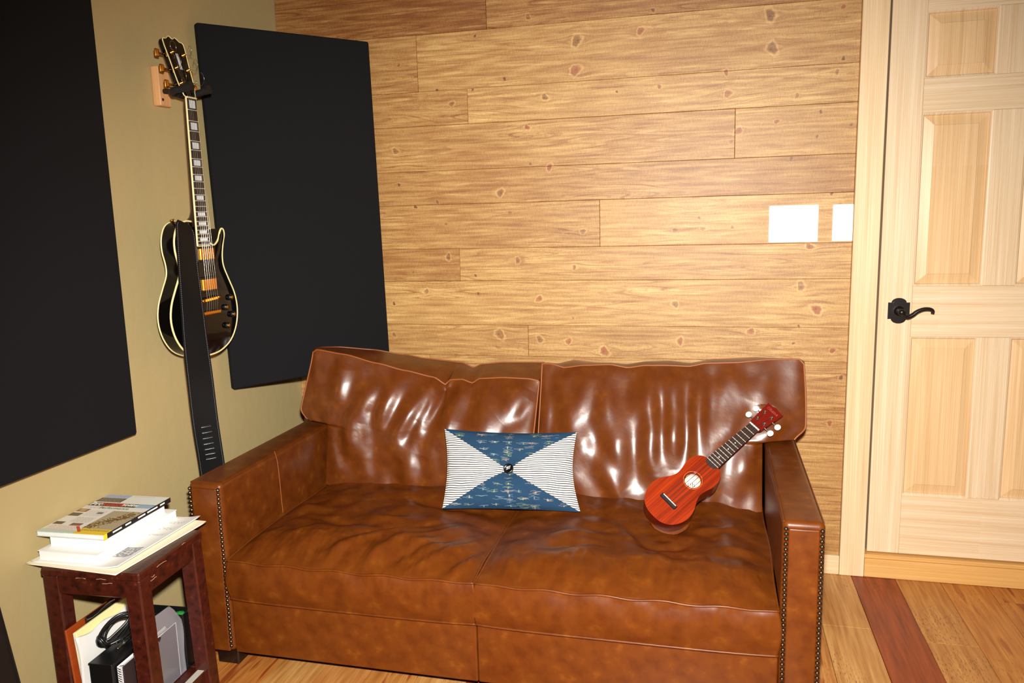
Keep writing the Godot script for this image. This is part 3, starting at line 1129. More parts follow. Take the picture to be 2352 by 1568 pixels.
	var rose := Shape.new().prism(o, zf - 0.0005, zf + 0.0055, false, Transform3D(Basis.IDENTITY, Vector3(at.x, at.y, 0))).prism(sm, zf + 0.005, zf + 0.0095, false, Transform3D(Basis.IDENTITY, Vector3(at.x, at.y, 0)))
	var hd := placed(d, "handle_rose", rose, M.bronze)
	var turn := Transform3D(Basis(Vector3.RIGHT, PI / 2), at + Vector3(0, 0, 0.009))
	placed(hd, "collar", Shape.new().lathe(PackedVector2Array([Vector2(0, -0.003), Vector2(0.017, -0.003), Vector2(0.017, 0.003), Vector2(0.0135, 0.007), Vector2(0.0125, 0.014), Vector2(0.011, 0.035), Vector2(0.0125, 0.041), Vector2(0.0115, 0.049), Vector2(0.006, 0.053), Vector2(0, 0.054)]), 20, turn), M.bronze)
	var lv := PackedVector3Array()
	for q in [[2070.4, 719], [2083, 728], [2096, 723.5], [2107, 715.5], [2122, 710], [2136, 710], [2142.5, 714], [2142, 720]]:
		lv.append(on_z(q[0], q[1], 0.038))
	placed(hd, "lever", Shape.new().tube(smooth_path(lv, 5), 0.006, 10, false, PackedFloat32Array(Array(range(36)).map(func(i): return lerpf(0.0085, 0.0055, i / 35.0)))), M.bronze)


# ---------- wall hung acoustic panels ----------
func make_panels() -> void:
	var a := thing("acoustic_panel", "large black fabric acoustic panel flat on the olive wall above the stool", "acoustic panel", Vector3(0.03, 0.755, 1.4))
	placed(a, "fabric_panel", Shape.new().soft_box(Vector3(0.033, 1.39, 1.42), Vector3(0.051, 1.27, 0.69), 0.007, 3), M.felt)
	placed(a, "wall_cleat", Shape.new().box(Vector3(0.0045, 1.85, 1.42), Vector3(0.005, 0.05, 0.4), 0.001), M.black_plastic)
	var c := thing("acoustic_panel", "black fabric acoustic panel set across the corner behind the sofa", "acoustic panel", Vector3(0.23, 0.775, 0.30))
	var fl := Vector3(0.035, 0, 0.562)
	var fr := Vector3(0.428, 0, 0.026)
	var ex := (fr - fl).normalized()
	var n := Vector3(-ex.z, 0, ex.x)
	var b := Basis(Vector3(n.x, 0, n.z), deg_to_rad(1.0)) * Basis(ex, Vector3.UP, n)
	var mid := (fl + fr) * 0.5 - n * 0.016 + Vector3(0, 1.414, 0)
	placed(c, "fabric_panel", Shape.new().soft_box(mid, Vector3(fl.distance_to(fr) - 0.004, 1.272, 0.030), 0.008, 3, b), M.felt)


# ---------- sofa ----------
class Fold:
	var pts := PackedVector2Array()
	var w := 0.02
	var a := 0.01
	var box: Rect2

func folds_on(list: Array, plane: String, at: float, wide := 1.9, high := 0.8) -> Array:
	var out := []
	for f in list:
		var fo := Fold.new()
		fo.w = f[0] * wide
		fo.a = f[1] * high
		for q in f[2]:
			var h: Vector3 = on_z(q[0], q[1], at) if plane == "z" else on_y(q[0], q[1], at)
			fo.pts.append(Vector2(h.x, h.y) if plane == "z" else Vector2(h.x, h.z))
		fo.box = Rect2(fo.pts[0], Vector2.ZERO)
		for q in fo.pts: fo.box = fo.box.expand(q)
		fo.box = fo.box.grow(fo.w * 2.6)
		out.append(fo)
	return out

func fold_height(list: Array, q: Vector2) -> float:
	var sum := 0.0
	for f in list:
		if not f.box.has_point(q): continue
		var best := 1e9
		var along := 0.0
		var n: int = f.pts.size() - 1
		for i in n:
			var a: Vector2 = f.pts[i]
			var ab: Vector2 = f.pts[i + 1] - a
			var s := clampf((q - a).dot(ab) / ab.length_squared(), 0.0, 1.0)
			var d := (a + ab * s).distance_squared_to(q)
			if d < best:
				best = d
				along = (i + s) / n
		var k: float = best / (f.w * f.w)
		if k < 6.0:
			sum += f.a * exp(-k) * pow(sin(PI * clampf(along, 0.02, 0.98)), 0.8)
	return sum

# soft leather gives way where the ukulele lies on it
func clear_of_ukulele(p: Vector3, way: Vector3) -> Vector3:
	var q: Vector3 = uke_basis.inverse() * (p - uke_tail)
	# body, neck, headstock: each leaves a shallow hollow that runs out over a few centimetres
	var deep := -1.0
	if q.z > 0.06: return p
	# [centre, half width, half length, depth behind the face]
	for b in [[0.078, 0.0775, 0.079, 0.0685], [0.205, 0.058, 0.058, 0.0685], [0.35, 0.026, 0.10, 0.023], [0.50, 0.050, 0.062, 0.036]]:
		var e := (Vector2(q.x / b[1], (q.y - b[0]) / b[2]).length() - 1.0) * minf(b[1], b[2])
		deep = maxf(deep, q.z + b[3] - 2.2 * maxf(e, 0.0))
	if deep <= 0.0: return p
	return p + way * (deep / -(uke_basis.inverse() * way).z)

func rim(front: Array, out := 0.0) -> PackedVector3Array:
	var nv := front.size()
	var nu: int = front[0].size()
	var loop := PackedVector3Array()
	for i in range(0, nu, 2): loop.append(front[0][i])
	for j in range(1, nv, 2): loop.append(front[j][nu - 1])
	for i in range(nu - 2, -1, -2): loop.append(front[nv - 1][i])
	for j in range(nv - 2, 0, -2): loop.append(front[j][0])
	return loop

var uke_tail := Vector3(1.5576, 0.4442, 0.667)
var uke_basis := frame_of(Vector3(1.941, 0.728, 0.360) - Vector3(1.5576, 0.4442, 0.667), Vector3(0.05, 0.605, 0.795)).scaled(Vector3.ONE * 1.02)

func make_sofa() -> void:
	var so := thing("leather_sofa", "two seat brown leather sofa with nailhead trimmed arms", "sofa", Vector3(1.095, 0, 0.55))
	var zf := 1.045
	# arms
	for side in 2:
		var x0 := 0.190 if side == 0 else 1.905
		var x1 := 0.305 if side == 0 else 2.008
		var arm := placed(so, "arm", Shape.new().soft_box(Vector3((x0 + x1) * 0.5, 0.329, (zf + 0.06) * 0.5), Vector3(x1 - x0, 0.546, zf - 0.06), 0.017, 5), M.leather_flat)
		# inset front facing with a rolled edge
		placed(arm, "arm_facing", Shape.new().soft_box(Vector3((x0 + x1) * 0.5, 0.322, zf + 0.0), Vector3(x1 - x0 - 0.028, 0.526, 0.010), 0.005, 3), M.leather_flat)
		var nail := Shape.new().lathe(PackedVector2Array([Vector2(0, 0.0052), Vector2(0.0032, 0.0044), Vector2(0.0054, 0.0018), Vector2(0.0060, -0.001), Vector2(0, -0.0012)]), 8).build()
		for cx in [x0 + 0.009, x1 - 0.009]:
			var y := 0.583
			while y > 0.068:
				var jx := rng.randf_range(-0.0006, 0.0006)
				part(arm, "nail_head", nail, M.nail, Transform3D(Basis(Vector3.RIGHT, PI / 2), Vector3(cx + jx, y, zf + 0.003) - so.position))
				y -= 0.0136
		# welt along the top edges
		for wx in [x0 + 0.004, x1 - 0.004]:
			var p := PackedVector3Array()
			for k in 9: p.append(Vector3(wx, 0.5975, lerpf(0.10, zf - 0.012, k / 8.0)))
			placed(arm, "welt", Shape.new().tube(p, 0.0022, 6), M.leather_flat)
	# panel seam on the inside of the arm beside the guitar strap
	var sp := PackedVector3Array()
	for q in [[630, 1036], [637, 1060], [642, 1100], [647, 1150], [650, 1176]]:
		sp.append(on_x(q[0], q[1], 0.3055))
	placed(so.get_child(0), "seam", Shape.new().tube(smooth_path(sp, 4), 0.0016, 6), M.seam)
	# frame
	placed(so, "back_frame", Shape.new().soft_box(Vector3(1.099, 0.385, 0.105), Vector3(1.816, 0.65, 0.09), 0.02, 4), M.leather_flat)
	placed(so, "deck", Shape.new().box(Vector3(1.105, 0.185, 0.55), Vector3(1.60, 0.09, 0.92), 0.004), M.leather_flat)
	for h in [[0.3055, 1.0915], [1.0925, 1.9045]]:
		placed(so, "front_rail", Shape.new().soft_box(Vector3((h[0] + h[1]) * 0.5, 0.144, 1.022), Vector3(h[1] - h[0], 0.178, 0.040), 0.006, 3), M.leather_flat)
	for x in [0.262, 1.94]:
		for z in [0.14, 0.985]:
			placed(so, "foot", Shape.new().box(Vector3(x, 0.029, z), Vector3(0.075, 0.058, 0.075), 0.004), M.foot)

	var wr := FastNoiseLite.new()
	wr.seed = 3
	wr.frequency = 9.0
	wr.fractal_type = FastNoiseLite.FRACTAL_RIDGED
	wr.fractal_octaves = 3
	wr.domain_warp_enabled = true
	wr.domain_warp_amplitude = 0.05
	wr.domain_warp_frequency = 6.0
	var big := FastNoiseLite.new()
	big.seed = 9
	big.frequency = 4.0
	big.fractal_type = FastNoiseLite.FRACTAL_NONE

	# seat cushions
	var seat_folds := [
		# beside the guitar
		folds_on([[0.014, 0.010, [[1098, 1197], [932, 1232], [792, 1288]]], [0.012, -0.008, [[1120, 1208], [960, 1250], [820, 1300]]], [0.013, 0.010, [[1144, 1217], [983, 1272], [857, 1303]]], [0.011, -0.008, [[1150, 1228], [1010, 1290], [900, 1312]]],
			[0.012, 0.008, [[1159, 1232], [1033, 1297], [958, 1313]]], [0.016, 0.010, [[1033, 1202], [882, 1222], [762, 1252], [732, 1288]]], [0.013, -0.008, [[1060, 1190], [900, 1205], [780, 1235]]], [0.018, 0.011, [[857, 1167], [870, 1185], [960, 1180]]],
			[0.016, -0.010, [[700, 1175], [780, 1190], [860, 1195]]], [0.018, 0.010, [[742, 1162], [700, 1150], [660, 1180]]], [0.02, 0.009, [[640, 1225], [730, 1205], [820, 1215]]], [0.012, 0.008, [[735, 1300], [760, 1262], [800, 1240]]],
			[0.012, -0.007, [[690, 1285], [720, 1250], [770, 1225]]], [0.02, -0.012, [[920, 1130], [1010, 1150], [1120, 1170]]], [0.012, 0.008, [[1000, 1320], [1040, 1290], [1075, 1260]]], [0.012, 0.007, [[880, 1240], [840, 1275], [815, 1305]]]], "y", 0.41, 1.35, 1.0),
		# beside the door
		folds_on([[0.014, 0.004, [[1497, 1225], [1522, 1245], [1562, 1232]]], [0.014, -0.012, [[1480, 1240], [1520, 1256], [1580, 1245]]], [0.014, 0.009, [[1582, 1212], [1640, 1205], [1700, 1200]]], [0.016, 0.009, [[1532, 1242], [1482, 1323], [1457, 1363]]], [0.014, -0.008, [[1560, 1250], [1515, 1325], [1490, 1370]]],
			[0.016, 0.008, [[1370, 1330], [1355, 1350], [1345, 1372]]], [0.02, 0.010, [[1250, 1225], [1330, 1215], [1430, 1225]]], [0.016, -0.009, [[1240, 1250], [1320, 1240], [1420, 1250]]], [0.018, 0.008, [[1620, 1270], [1680, 1250], [1740, 1260]]], [0.014, -0.008, [[1420, 1190], [1460, 1215], [1500, 1260]]],
			[0.014, 0.007, [[1440, 1340], [1420, 1375], [1400, 1390]]], [0.014, 0.007, [[1600, 1360], [1640, 1340], [1700, 1350]]]], "y", 0.41, 1.35, 1.0)]
	for side in 2:
		var x0 := 0.309 if side == 0 else 1.0945
		var x1 := 1.0905 if side == 0 else 1.9015
		var nu := 150
		var nv := 130
		var top := []
		var low := []
		for j in nv:
			var v := float(j) / (nv - 1)
			var rt := PackedVector3Array()
			var rb := PackedVector3Array()
			# rows packed towards the front edge
			var vz := 1.0 - pow(1.0 - v, 1.25)
			var z := lerpf(0.34, 1.052, vz)
			for i in nu:
				var u := float(i) / (nu - 1)
				var x := lerpf(x0, x1, u)
				var eu := absf(2.0 * u - 1.0)
				var prof := (1.0 - pow(eu, 5.0))
				var fr := clampf((1.052 - z) / 0.16, 0.0, 1.0)
				var roll := sin(fr * PI * 0.5)
				var y := 0.362 + 0.052 * roll * (0.25 + 0.75 * prof)
				# worn hollow towards the back
				y -= 0.016 * sin(clampf((z - 0.40) / 0.50, 0.0, 1.0) * PI) * prof
				y += fold_height(seat_folds[side], Vector2(x, z)) * clampf(roll * 1.3, 0.0, 1.0) * clampf(prof * 3.0, 0.0, 1.0)
				y += ((wr.get_noise_2d(x * 0.8 + side * 3.0, z) - 0.2) * 0.0010 + big.get_noise_2d(x * 2.0, z * 2.0 + side * 5.0) * 0.006) * roll * clampf(prof * 2.0, 0.0, 1.0)
				# short gathers that run back from the front seam
				y += 0.0045 * (wr.get_noise_2d(x * 1.7 + side * 2.0, z * 0.35) - 0.15) * smoothstep(0.0, 0.35, fr) * (1.0 - smoothstep(0.55, 1.6, (1.052 - z) / 0.16)) * clampf(prof * 2.0, 0.0, 1.0)
				if fr < 0.02: y += 0.003 * sin(x * 40.0) * prof
				rt.append(clear_of_ukulele(Vector3(x + 0.006 * sin(vz * PI * 3.0) * (1.0 if eu > 0.9 else 0.0) * (0.5 - u), y, z + 0.006 * prof), Vector3(0, -1, 0)))
				rb.append(Vector3(x, 0.238 - 0.003 * prof, lerpf(0.34, 1.050, vz) + 0.004 * prof))
			top.append(rt)
			low.append(rb)
		var s := Shape.new().puff(top, low, 14, 0.012)
		# crinkles on the front boxing
		for i in s.p.size():
			var q := s.p[i]
			if q.z > 1.045 and q.y < 0.355 and q.y > 0.245:
				s.p[i].z += wr.get_noise_2d(q.x * 1.6, q.y * 0.7) * 0.0012 + big.get_noise_2d(q.x * 2.2, q.y * 2.0) * 0.004
		var cu := placed(so, "seat_cushion", s, M.seat_leather)
		placed(cu, "piping", Shape.new().tube(rim(top), 0.0036, 7, true), M.leather_flat)
		placed(cu, "piping", Shape.new().tube(rim(low), 0.0036, 7, true), M.leather_flat)

	# back cushions, eared over the arms
	# top front edge and top rear edge of each cushion: pixel and distance from the plank wall
	var top_px := [
		[[716, 812, .342], [724, 802, .342], [792, 813, .330], [867, 833, .315], [933, 850, .300], [998, 865, .288], [1026, 882, .282], [1034, 871, .280], [1063, 870, .280], [1086, 878, .280], [1103, 868, .280], [1159, 866, .280], [1214, 869, .280], [1242, 875, .280]],
		[[1246, 835, .26], [1266, 835, .26], [1296, 843, .26], [1341, 838, .26], [1402, 836, .26], [1442, 843, .26], [1482, 838, .26], [1532, 838, .26], [1583, 840, .26], [1623, 833, .26], [1683, 832, .26], [1774, 825, .26], [1834, 824, .26], [1848, 834, .26]]]
	var rear_px := [
		[[716, 806, .318], [732, 798, .300], [782, 797, .245], [857, 803, .19], [933, 815, .165], [983, 824, .16], [1023, 828, .16], [1063, 833, .16], [1088, 844, .16], [1108, 836, .16], [1159, 832, .16], [1234, 832, .16]],
		[[1246, 833, .16], [1280, 836, .16], [1320, 828, .16], [1370, 834, .16], [1440, 838, .16], [1490, 831, .16], [1540, 830, .16], [1583, 835, .16], [1640, 826, .16], [1740, 822, .16], [1848, 830, .16]]]
	var tops := [[], []]
	var tops_z := [[], []]
	var rears := [[], []]
	var rears_z := [[], []]
	for k in 2:
		for q in top_px[k]:
			var h := on_z(q[0], q[1], q[2])
			tops[k].append(Vector2(h.x, h.y))
			tops_z[k].append(Vector2(h.x, h.z))
		for q in rear_px[k]:
			var h := on_z(q[0], q[1], q[2])
			rears[k].append(Vector2(h.x, h.y))
			rears_z[k].append(Vector2(h.x, h.z))
	var back_folds := [
		folds_on([[0.020, 0.013, [[772, 840], [782, 880], [772, 926], [762, 975]]], [0.017, -0.014, [[802, 850], [800, 920], [785, 981], [800, 1030]]], [0.026, 0.020, [[862, 865], [836, 912], [815, 961], [818, 1001], [847, 1041], [845, 1092]]], [0.014, -0.014, [[887, 880], [862, 945], [872, 1010], [868, 1085]]],
			[0.018, 0.014, [[915, 862], [884, 926], [870, 985]]], [0.015, -0.012, [[945, 880], [912, 940], [890, 990], [885, 1050]]], [0.016, 0.013, [[975, 900], [938, 951], [914, 991], [898, 1030]]], [0.012, -0.012, [[992, 900], [960, 960], [935, 1020]]], [0.013, 0.010, [[1006, 903], [985, 936], [962, 968]]],
			[0.016, -0.022, [[1028, 872], [1018, 905], [990, 970], [975, 1040]]], [0.014, 0.010, [[1045, 900], [1035, 960], [1010, 1030]]], [0.030, 0.012, [[1199, 900], [1179, 941], [1149, 970]]], [0.016, -0.012, [[1086, 878], [1080, 930], [1070, 975]]], [0.014, -0.010, [[1215, 930], [1190, 965], [1160, 985]]],
			[0.014, 0.010, [[735, 880], [745, 925], [735, 960]]], [0.014, -0.010, [[712, 930], [735, 950], [752, 1000]]], [0.016, 0.010, [[770, 1010], [790, 1060], [830, 1095]]], [0.014, -0.009, [[930, 1040], [915, 1080], [905, 1105]]], [0.016, 0.009, [[960, 1000], [955, 1060], [940, 1100]]]], "z", 0.38),
		folds_on([[0.017, 0.013, [[1488, 850], [1487, 905], [1497, 975], [1500, 1085]]], [0.014, -0.012, [[1517, 880], [1519, 980], [1515, 1090]]], [0.018, 0.014, [[1540, 865], [1553, 955], [1548, 1075]]], [0.014, -0.012, [[1576, 860], [1578, 980], [1572, 1090]]], [0.016, 0.011, [[1606, 880], [1603, 990], [1598, 1085]]],
			[0.016, -0.009, [[1634, 840], [1632, 930], [1625, 1050]]], [0.022, 0.012, [[1360, 1010], [1420, 1100], [1480, 1150]]], [0.018, -0.010, [[1330, 960], [1392, 1040], [1455, 1110]]], [0.018, 0.010, [[1395, 900], [1417, 1020], [1445, 1110]]], [0.016, -0.010, [[1430, 880], [1452, 1020], [1475, 1125]]],
			[0.024, 0.016, [[1765, 960], [1722, 1045], [1670, 1130]]], [0.018, -0.010, [[1735, 930], [1700, 1000], [1650, 1070]]], [0.016, 0.010, [[1820, 950], [1785, 990], [1755, 1020]]], [0.014, -0.009, [[1835, 980], [1795, 1008], [1765, 1040]]],
			[0.018, -0.012, [[1258, 880], [1275, 960], [1305, 1030]]], [0.022, 0.010, [[1288, 850], [1302, 940], [1340, 1020]]], [0.018, 0.008, [[1668, 850], [1660, 930], [1645, 1020]]]], "z", 0.38)]
	for side in 2:
		var nu := 170
		var nv := 120
		var front := []
		var back := []
		for j in nv:
			var v := float(j) / (nv - 1)
			var ear := 1.0 - smoothstep(0.545, 0.575, v)
			var rf := PackedVector3Array()
			var rb := PackedVector3Array()
			for i in nu:
				var u := float(i) / (nu - 1)
				var x := 0.0
				if side == 0:
					var slant := 0.052 * clampf(v / 0.5, 0.0, 1.0) - 0.030 * pow(smoothstep(0.42, 0.555, v), 2.0)
					x = lerpf(0.318, 1.122, u) - pow(1.0 - u, 13.0) * (0.062 + slant) * ear
					x -= 0.012 * u * v
				else:
					var slant2 := 0.006 * sin(v * 5.0) - 0.034 * pow(smoothstep(0.42, 0.555, v), 2.0)
					x = lerpf(1.130, 1.897, u) + pow(u, 13.0) * (0.133 + slant2) * ear
				var yt := curve_at(tops[side], x)
				var yr := curve_at(rears[side], x)
				var ye := 0.604 + (0.016 * pow(1.0 - u, 10.0) if side == 0 else 0.002)
				var y := lerpf(yt, ye, v / 0.56) if v < 0.56 else lerpf(ye, 0.385, (v - 0.56) / 0.44)
				var eu := absf(2.0 * u - 1.0)
				var pu := 1.0 - pow(eu, 4.0)
				var pv := sin(PI * clampf(v * 0.92 + 0.02, 0.0, 1.0))
				var zt := curve_at(tops_z[side], x)
				var z := lerpf(zt, 0.425, pow(v, 1.1)) + 0.050 * pow(maxf(pv, 0.0), 0.7) * pow(pu, 0.8)
				var live := clampf(pu * 2.5, 0.0, 1.0) * clampf(v * 9.0, 0.0, 1.0)
				z += fold_height(back_folds[side], Vector2(x, y)) * clampf(pu * 4.0, 0.25, 1.0) * clampf(v * 12.0, 0.0, 1.0)
				z += ((wr.get_noise_2d(x + side * 7.0, y * 0.6) - 0.2) * 0.0005 + big.get_noise_2d(x * 2.4 + side * 4.0, y * 1.4) * 0.007) * live
				rf.append(clear_of_ukulele(Vector3(x, y, z), Vector3(0, 0, -1)))
				var yb := lerpf(yr, ye, v / 0.56) if v < 0.56 else lerpf(ye, 0.385, (v - 0.56) / 0.44)
				rb.append(Vector3(x, yb, lerpf(curve_at(rears_z[side], x), 0.18, smoothstep(0.35, 0.6, v))))
			front.append(rf)
			back.append(rb)
		var cu := placed(so, "back_cushion", Shape.new().puff(front, back, 10, 0.008), M.leather)
		# piping follows the ear, the top edge and the seam between the two cushions
		var pl := PackedVector3Array()
		var jl := 66 if side == 0 else nv - 1
		var jr := nv - 1 if side == 0 else 66
		for j in range(jl, 0, -2): pl.append(front[j][0])
		for i in range(0, nu, 2): pl.append(front[0][i])
		for j in range(1, jr + 1, 2): pl.append(front[j][nu - 1])
		placed(cu, "piping", Shape.new().tube(pl, 0.0029, 7), M.piping)
		var pb := PackedVector3Array()
		for i in range(0, nu, 2): pb.append(back[0][i])
		placed(cu, "piping", Shape.new().tube(pb, 0.0029, 7), M.piping)


# ---------- stool ----------
const STOOL_TURN := 3.8
var stool_at := Vector3(0.190, 0.0, 1.3215)

func stool_x(x: float, y: float, z: float, turn := 0.0) -> Transform3D:
	var b := Basis(Vector3.UP, deg_to_rad(STOOL_TURN))
	return Transform3D(b * Basis(Vector3.UP, deg_to_rad(turn)), stool_at + b * Vector3(x, y, z))

func make_stool() -> void:
	var st := thing("wooden_stool", "small worn dark red brown wooden stool beside the sofa arm", "stool", stool_at, Basis(Vector3.UP, deg_to_rad(STOOL_TURN)))
	var h := 0.139
	part(st, "seat", Shape.new().box(Vector3(0, 0.499, 0), Vector3(h * 2 + 0.006, 0.022, h * 2 + 0.006), 0.004), M.stool)
	for sx in [-1, 1]:
		for sz in [-1, 1]:
			# square legs, a little splayed towards the room
			var s := Shape.new().box(Vector3.ZERO, Vector3(0.046, 0.490, 0.046), 0.004)
			for i in s.p.size():
				var f := (0.245 - s.p[i].y) / 0.49
				s.p[i] += Vector3(sx * (h - 0.0225), 0.245, sz * (h - 0.0225)) + Vector3(0.016 if sx > 0 else 0.008, 0, 0.004 * sz) * f
			part(st, "leg", s, M.stool)
	for k in 4:
		var b := Basis(Vector3.UP, k * PI / 2)
		part(st, "apron", Shape.new().box(Vector3(0, 0.465, h - 0.012), Vector3(0.232, 0.050, 0.022), 0.003), M.stool, Transform3D(b, Vector3.ZERO))
		part(st, "stretcher", Shape.new().box(Vector3(0.0, 0.080, h - 0.014), Vector3(0.232, 0.040, 0.024), 0.003), M.stool, Transform3D(b, Vector3.ZERO))
	part(st, "shelf", Shape.new().box(Vector3(0.0, 0.091, 0), Vector3(0.226, 0.014, 0.226), 0.002), M.stool)
	# rubbed bare wood along the stretcher towards the sofa
	part(st, "worn_edge", Shape.new().box(Vector3(0.126, 0.1003, -0.01), Vector3(0.020, 0.0016, 0.18), 0.0005), M.worn)
	# chipped varnish along the seat edges
	var r2 := RandomNumberGenerator.new()
	r2.seed = 12
	for n in 8:
		var p := PackedVector3Array()
		var along := r2.randf_range(-0.12, 0.09)
		var l := r2.randf_range(0.012, 0.05)
		var right := n % 2 == 0
		var y := r2.randf_range(0.470, 0.510)
		for q in 5:
			var a := along + l * q / 4.0
			var yy := y + r2.randf_range(-0.0015, 0.0015)
			var out := h + (0.0032 if y > 0.488 else -0.0008)
			p.append(Vector3(out, yy, a) if right else Vector3(a, yy, out))
		part(st, "chip", Shape.new().tube(p, 0.0005, 5), M.chip)


# slab standing or lying, in the stool's axes
func slab(called: String, label: String, cat: String, size: Vector3, x: Transform3D, m: Material, bev := 0.001) -> Node3D:
	var t := thing(called, label, cat, x.origin, x.basis)
	part(t, called.get_slice("_", called.get_slice_count("_") - 1) + "_body" if false else "body", Shape.new().box(Vector3(0, size.y * 0.5, 0), size, bev), m)
	return t

# a curling sheet: nu x nv grid over size, lifted by f(u, v)
func sheet_shape(sx: float, sz: float, thick: float, f: Callable, n := 14) -> Shape:
	var top := []
	var low := []
	for j in n + 1:
		var a := PackedVector3Array()
		var b := PackedVector3Array()
		for i in n + 1:
			var u := float(i) / n
			var v := float(j) / n
			var y: float = f.call(u, v)
			a.append(Vector3((u - 0.5) * sx, y + thick, (v - 0.5) * sz))
			b.append(Vector3((u - 0.5) * sx, y, (v - 0.5) * sz))
		top.append(a)
		low.append(b)
	return Shape.new().puff(top, low, 1, 0.0)

func make_stack() -> void:
	# big warm sheets lying over the stool's edges
	var t := thing("paper_sheets", "cream paper sheets lying directly on the stool seat", "paper", Vector3(0.152, 0.5108, 1.290), Basis(Vector3.UP, deg_to_rad(-2.0)))
	part(t, "sheet", sheet_shape(0.284, 0.352, 0.0035, func(u, v): return 0.0003 + 0.0003 * sin(u * 5.0)), M.paper_warm)
	t = thing("sheet_music", "loose printed sheets with a grey picture above the cream sheets", "paper", Vector3(0.146, 0.5158, 1.284), Basis(Vector3.UP, deg_to_rad(0.5)))
	part(t, "sheet", sheet_shape(0.266, 0.340, 0.003, func(u, v): return pow(maxf(0.0, u - 0.74), 2.0) * 0.13), M.sheet)
	# two thick white books and the magazine
	var bk := thing("paperback_book", "thick white book lying at the bottom of the stack", "book", Vector3(0.120, 0.5196, 1.286), Basis(Vector3.UP, deg_to_rad(1.0)))
	part(bk, "page_block", Shape.new().box(Vector3(0, 0.0125, 0), Vector3(0.178, 0.023, 0.316), 0.001), M.paper)
	part(bk, "cover", Shape.new().box(Vector3(0, 0.0248, 0), Vector3(0.182, 0.0014, 0.320), 0.0005), M.paper)
	part(bk, "cover", Shape.new().box(Vector3(0, 0.0008, 0), Vector3(0.182, 0.0014, 0.320), 0.0005), M.paper)
	bk = thing("paperback_book", "thick white book directly under the magazine", "book", Vector3(0.121, 0.5456, 1.289), Basis(Vector3.UP, deg_to_rad(3.0)))
	part(bk, "page_block", Shape.new().box(Vector3(0, 0.0150, 0), Vector3(0.160, 0.0275, 0.254), 0.001), M.paper)
	part(bk, "cover", Shape.new().box(Vector3(0, 0.0293, 0), Vector3(0.164, 0.0012, 0.258), 0.0005), M.paper)
	part(bk, "cover", Shape.new().box(Vector3(0, 0.0008, 0), Vector3(0.164, 0.0012, 0.258), 0.0005), M.paper)
	# magazine: corners (.016,1.42) (.224,1.426) (.194,1.146) (.002,1.152) at the top
	var mid := Vector3(0.110, 0.5760, 1.286)
	var ex := Vector3(0.205, 0, 0.002).normalized()
	var mb := Basis(Vector3.UP, deg_to_rad(2.5))
	var mg := thing("magazine", "glossy magazine with a black and red masthead on top of the stack", "magazine", mid, mb)
	var mw := 0.202
	var ml := 0.276
	part(mg, "page_block", Shape.new().box(Vector3(-0.001, 0.0066, 0), Vector3(mw - 0.004, 0.0116, ml - 0.003), 0.001), M.pages)
	for k in 3:
		part(mg, "page_edge", Shape.new().box(Vector3(-0.001, 0.0036 + k * 0.003, 0), Vector3(mw - 0.002, 0.0006, ml - 0.001)), M.white_print)
	var cv := Shape.new()
	cv.box(Vector3(0, 0.0131, 0), Vector3(mw, 0.0012, ml))
	for i in cv.p.size():
		cv.t[i] = Vector2(cv.p[i].x / mw + 0.5, cv.p[i].z / ml + 0.5)
	part(mg, "front_cover", cv, M.cover)
	part(mg, "back_cover", Shape.new().box(Vector3(0, 0.0006, 0), Vector3(mw, 0.0012, ml)), M.pages)
	var sp := part(mg, "spine", Shape.new().box(Vector3(mw * 0.5, 0.0068, -0.006), Vector3(0.0016, 0.0136, ml - 0.012)), M.spine)
	part(sp, "spine_foot", Shape.new().box(Vector3(mw * 0.5 + 0.0001, 0.0068, ml * 0.5 - 0.006), Vector3(0.0016, 0.0136, 0.012)), M.yellow)
	var fl := Basis(Vector3.RIGHT, -PI / 2)
	text(mg, "lettering", "Pro", 0.019, M.white_print, Transform3D(fl, Vector3(-0.079, 0.0139, -0.062)))
	text(mg, "lettering", "AUDIO", 0.018, M.red_print, Transform3D(fl, Vector3(-0.026, 0.0139, -0.062)))
	text(mg, "lettering", "REVIEW", 0.010, M.white_print, Transform3D(fl, Vector3(0.026, 0.0139, -0.063)))
	text(mg, "lettering", "Performance", 0.0115, M.green_print, Transform3D(fl, Vector3(-0.004, 0.0139, -0.036)))
	for k in 5:
		var z0: float = [-0.10, -0.056, -0.01, 0.045, 0.088][k]
		var l: float = [0.020, 0.044, 0.03, 0.022, 0.034][k]
		part(sp, "spine_lettering", Shape.new().box(Vector3(mw * 0.5 + 0.0010, 0.0078, z0), Vector3(0.0004, 0.0042, l)), M.white_print)


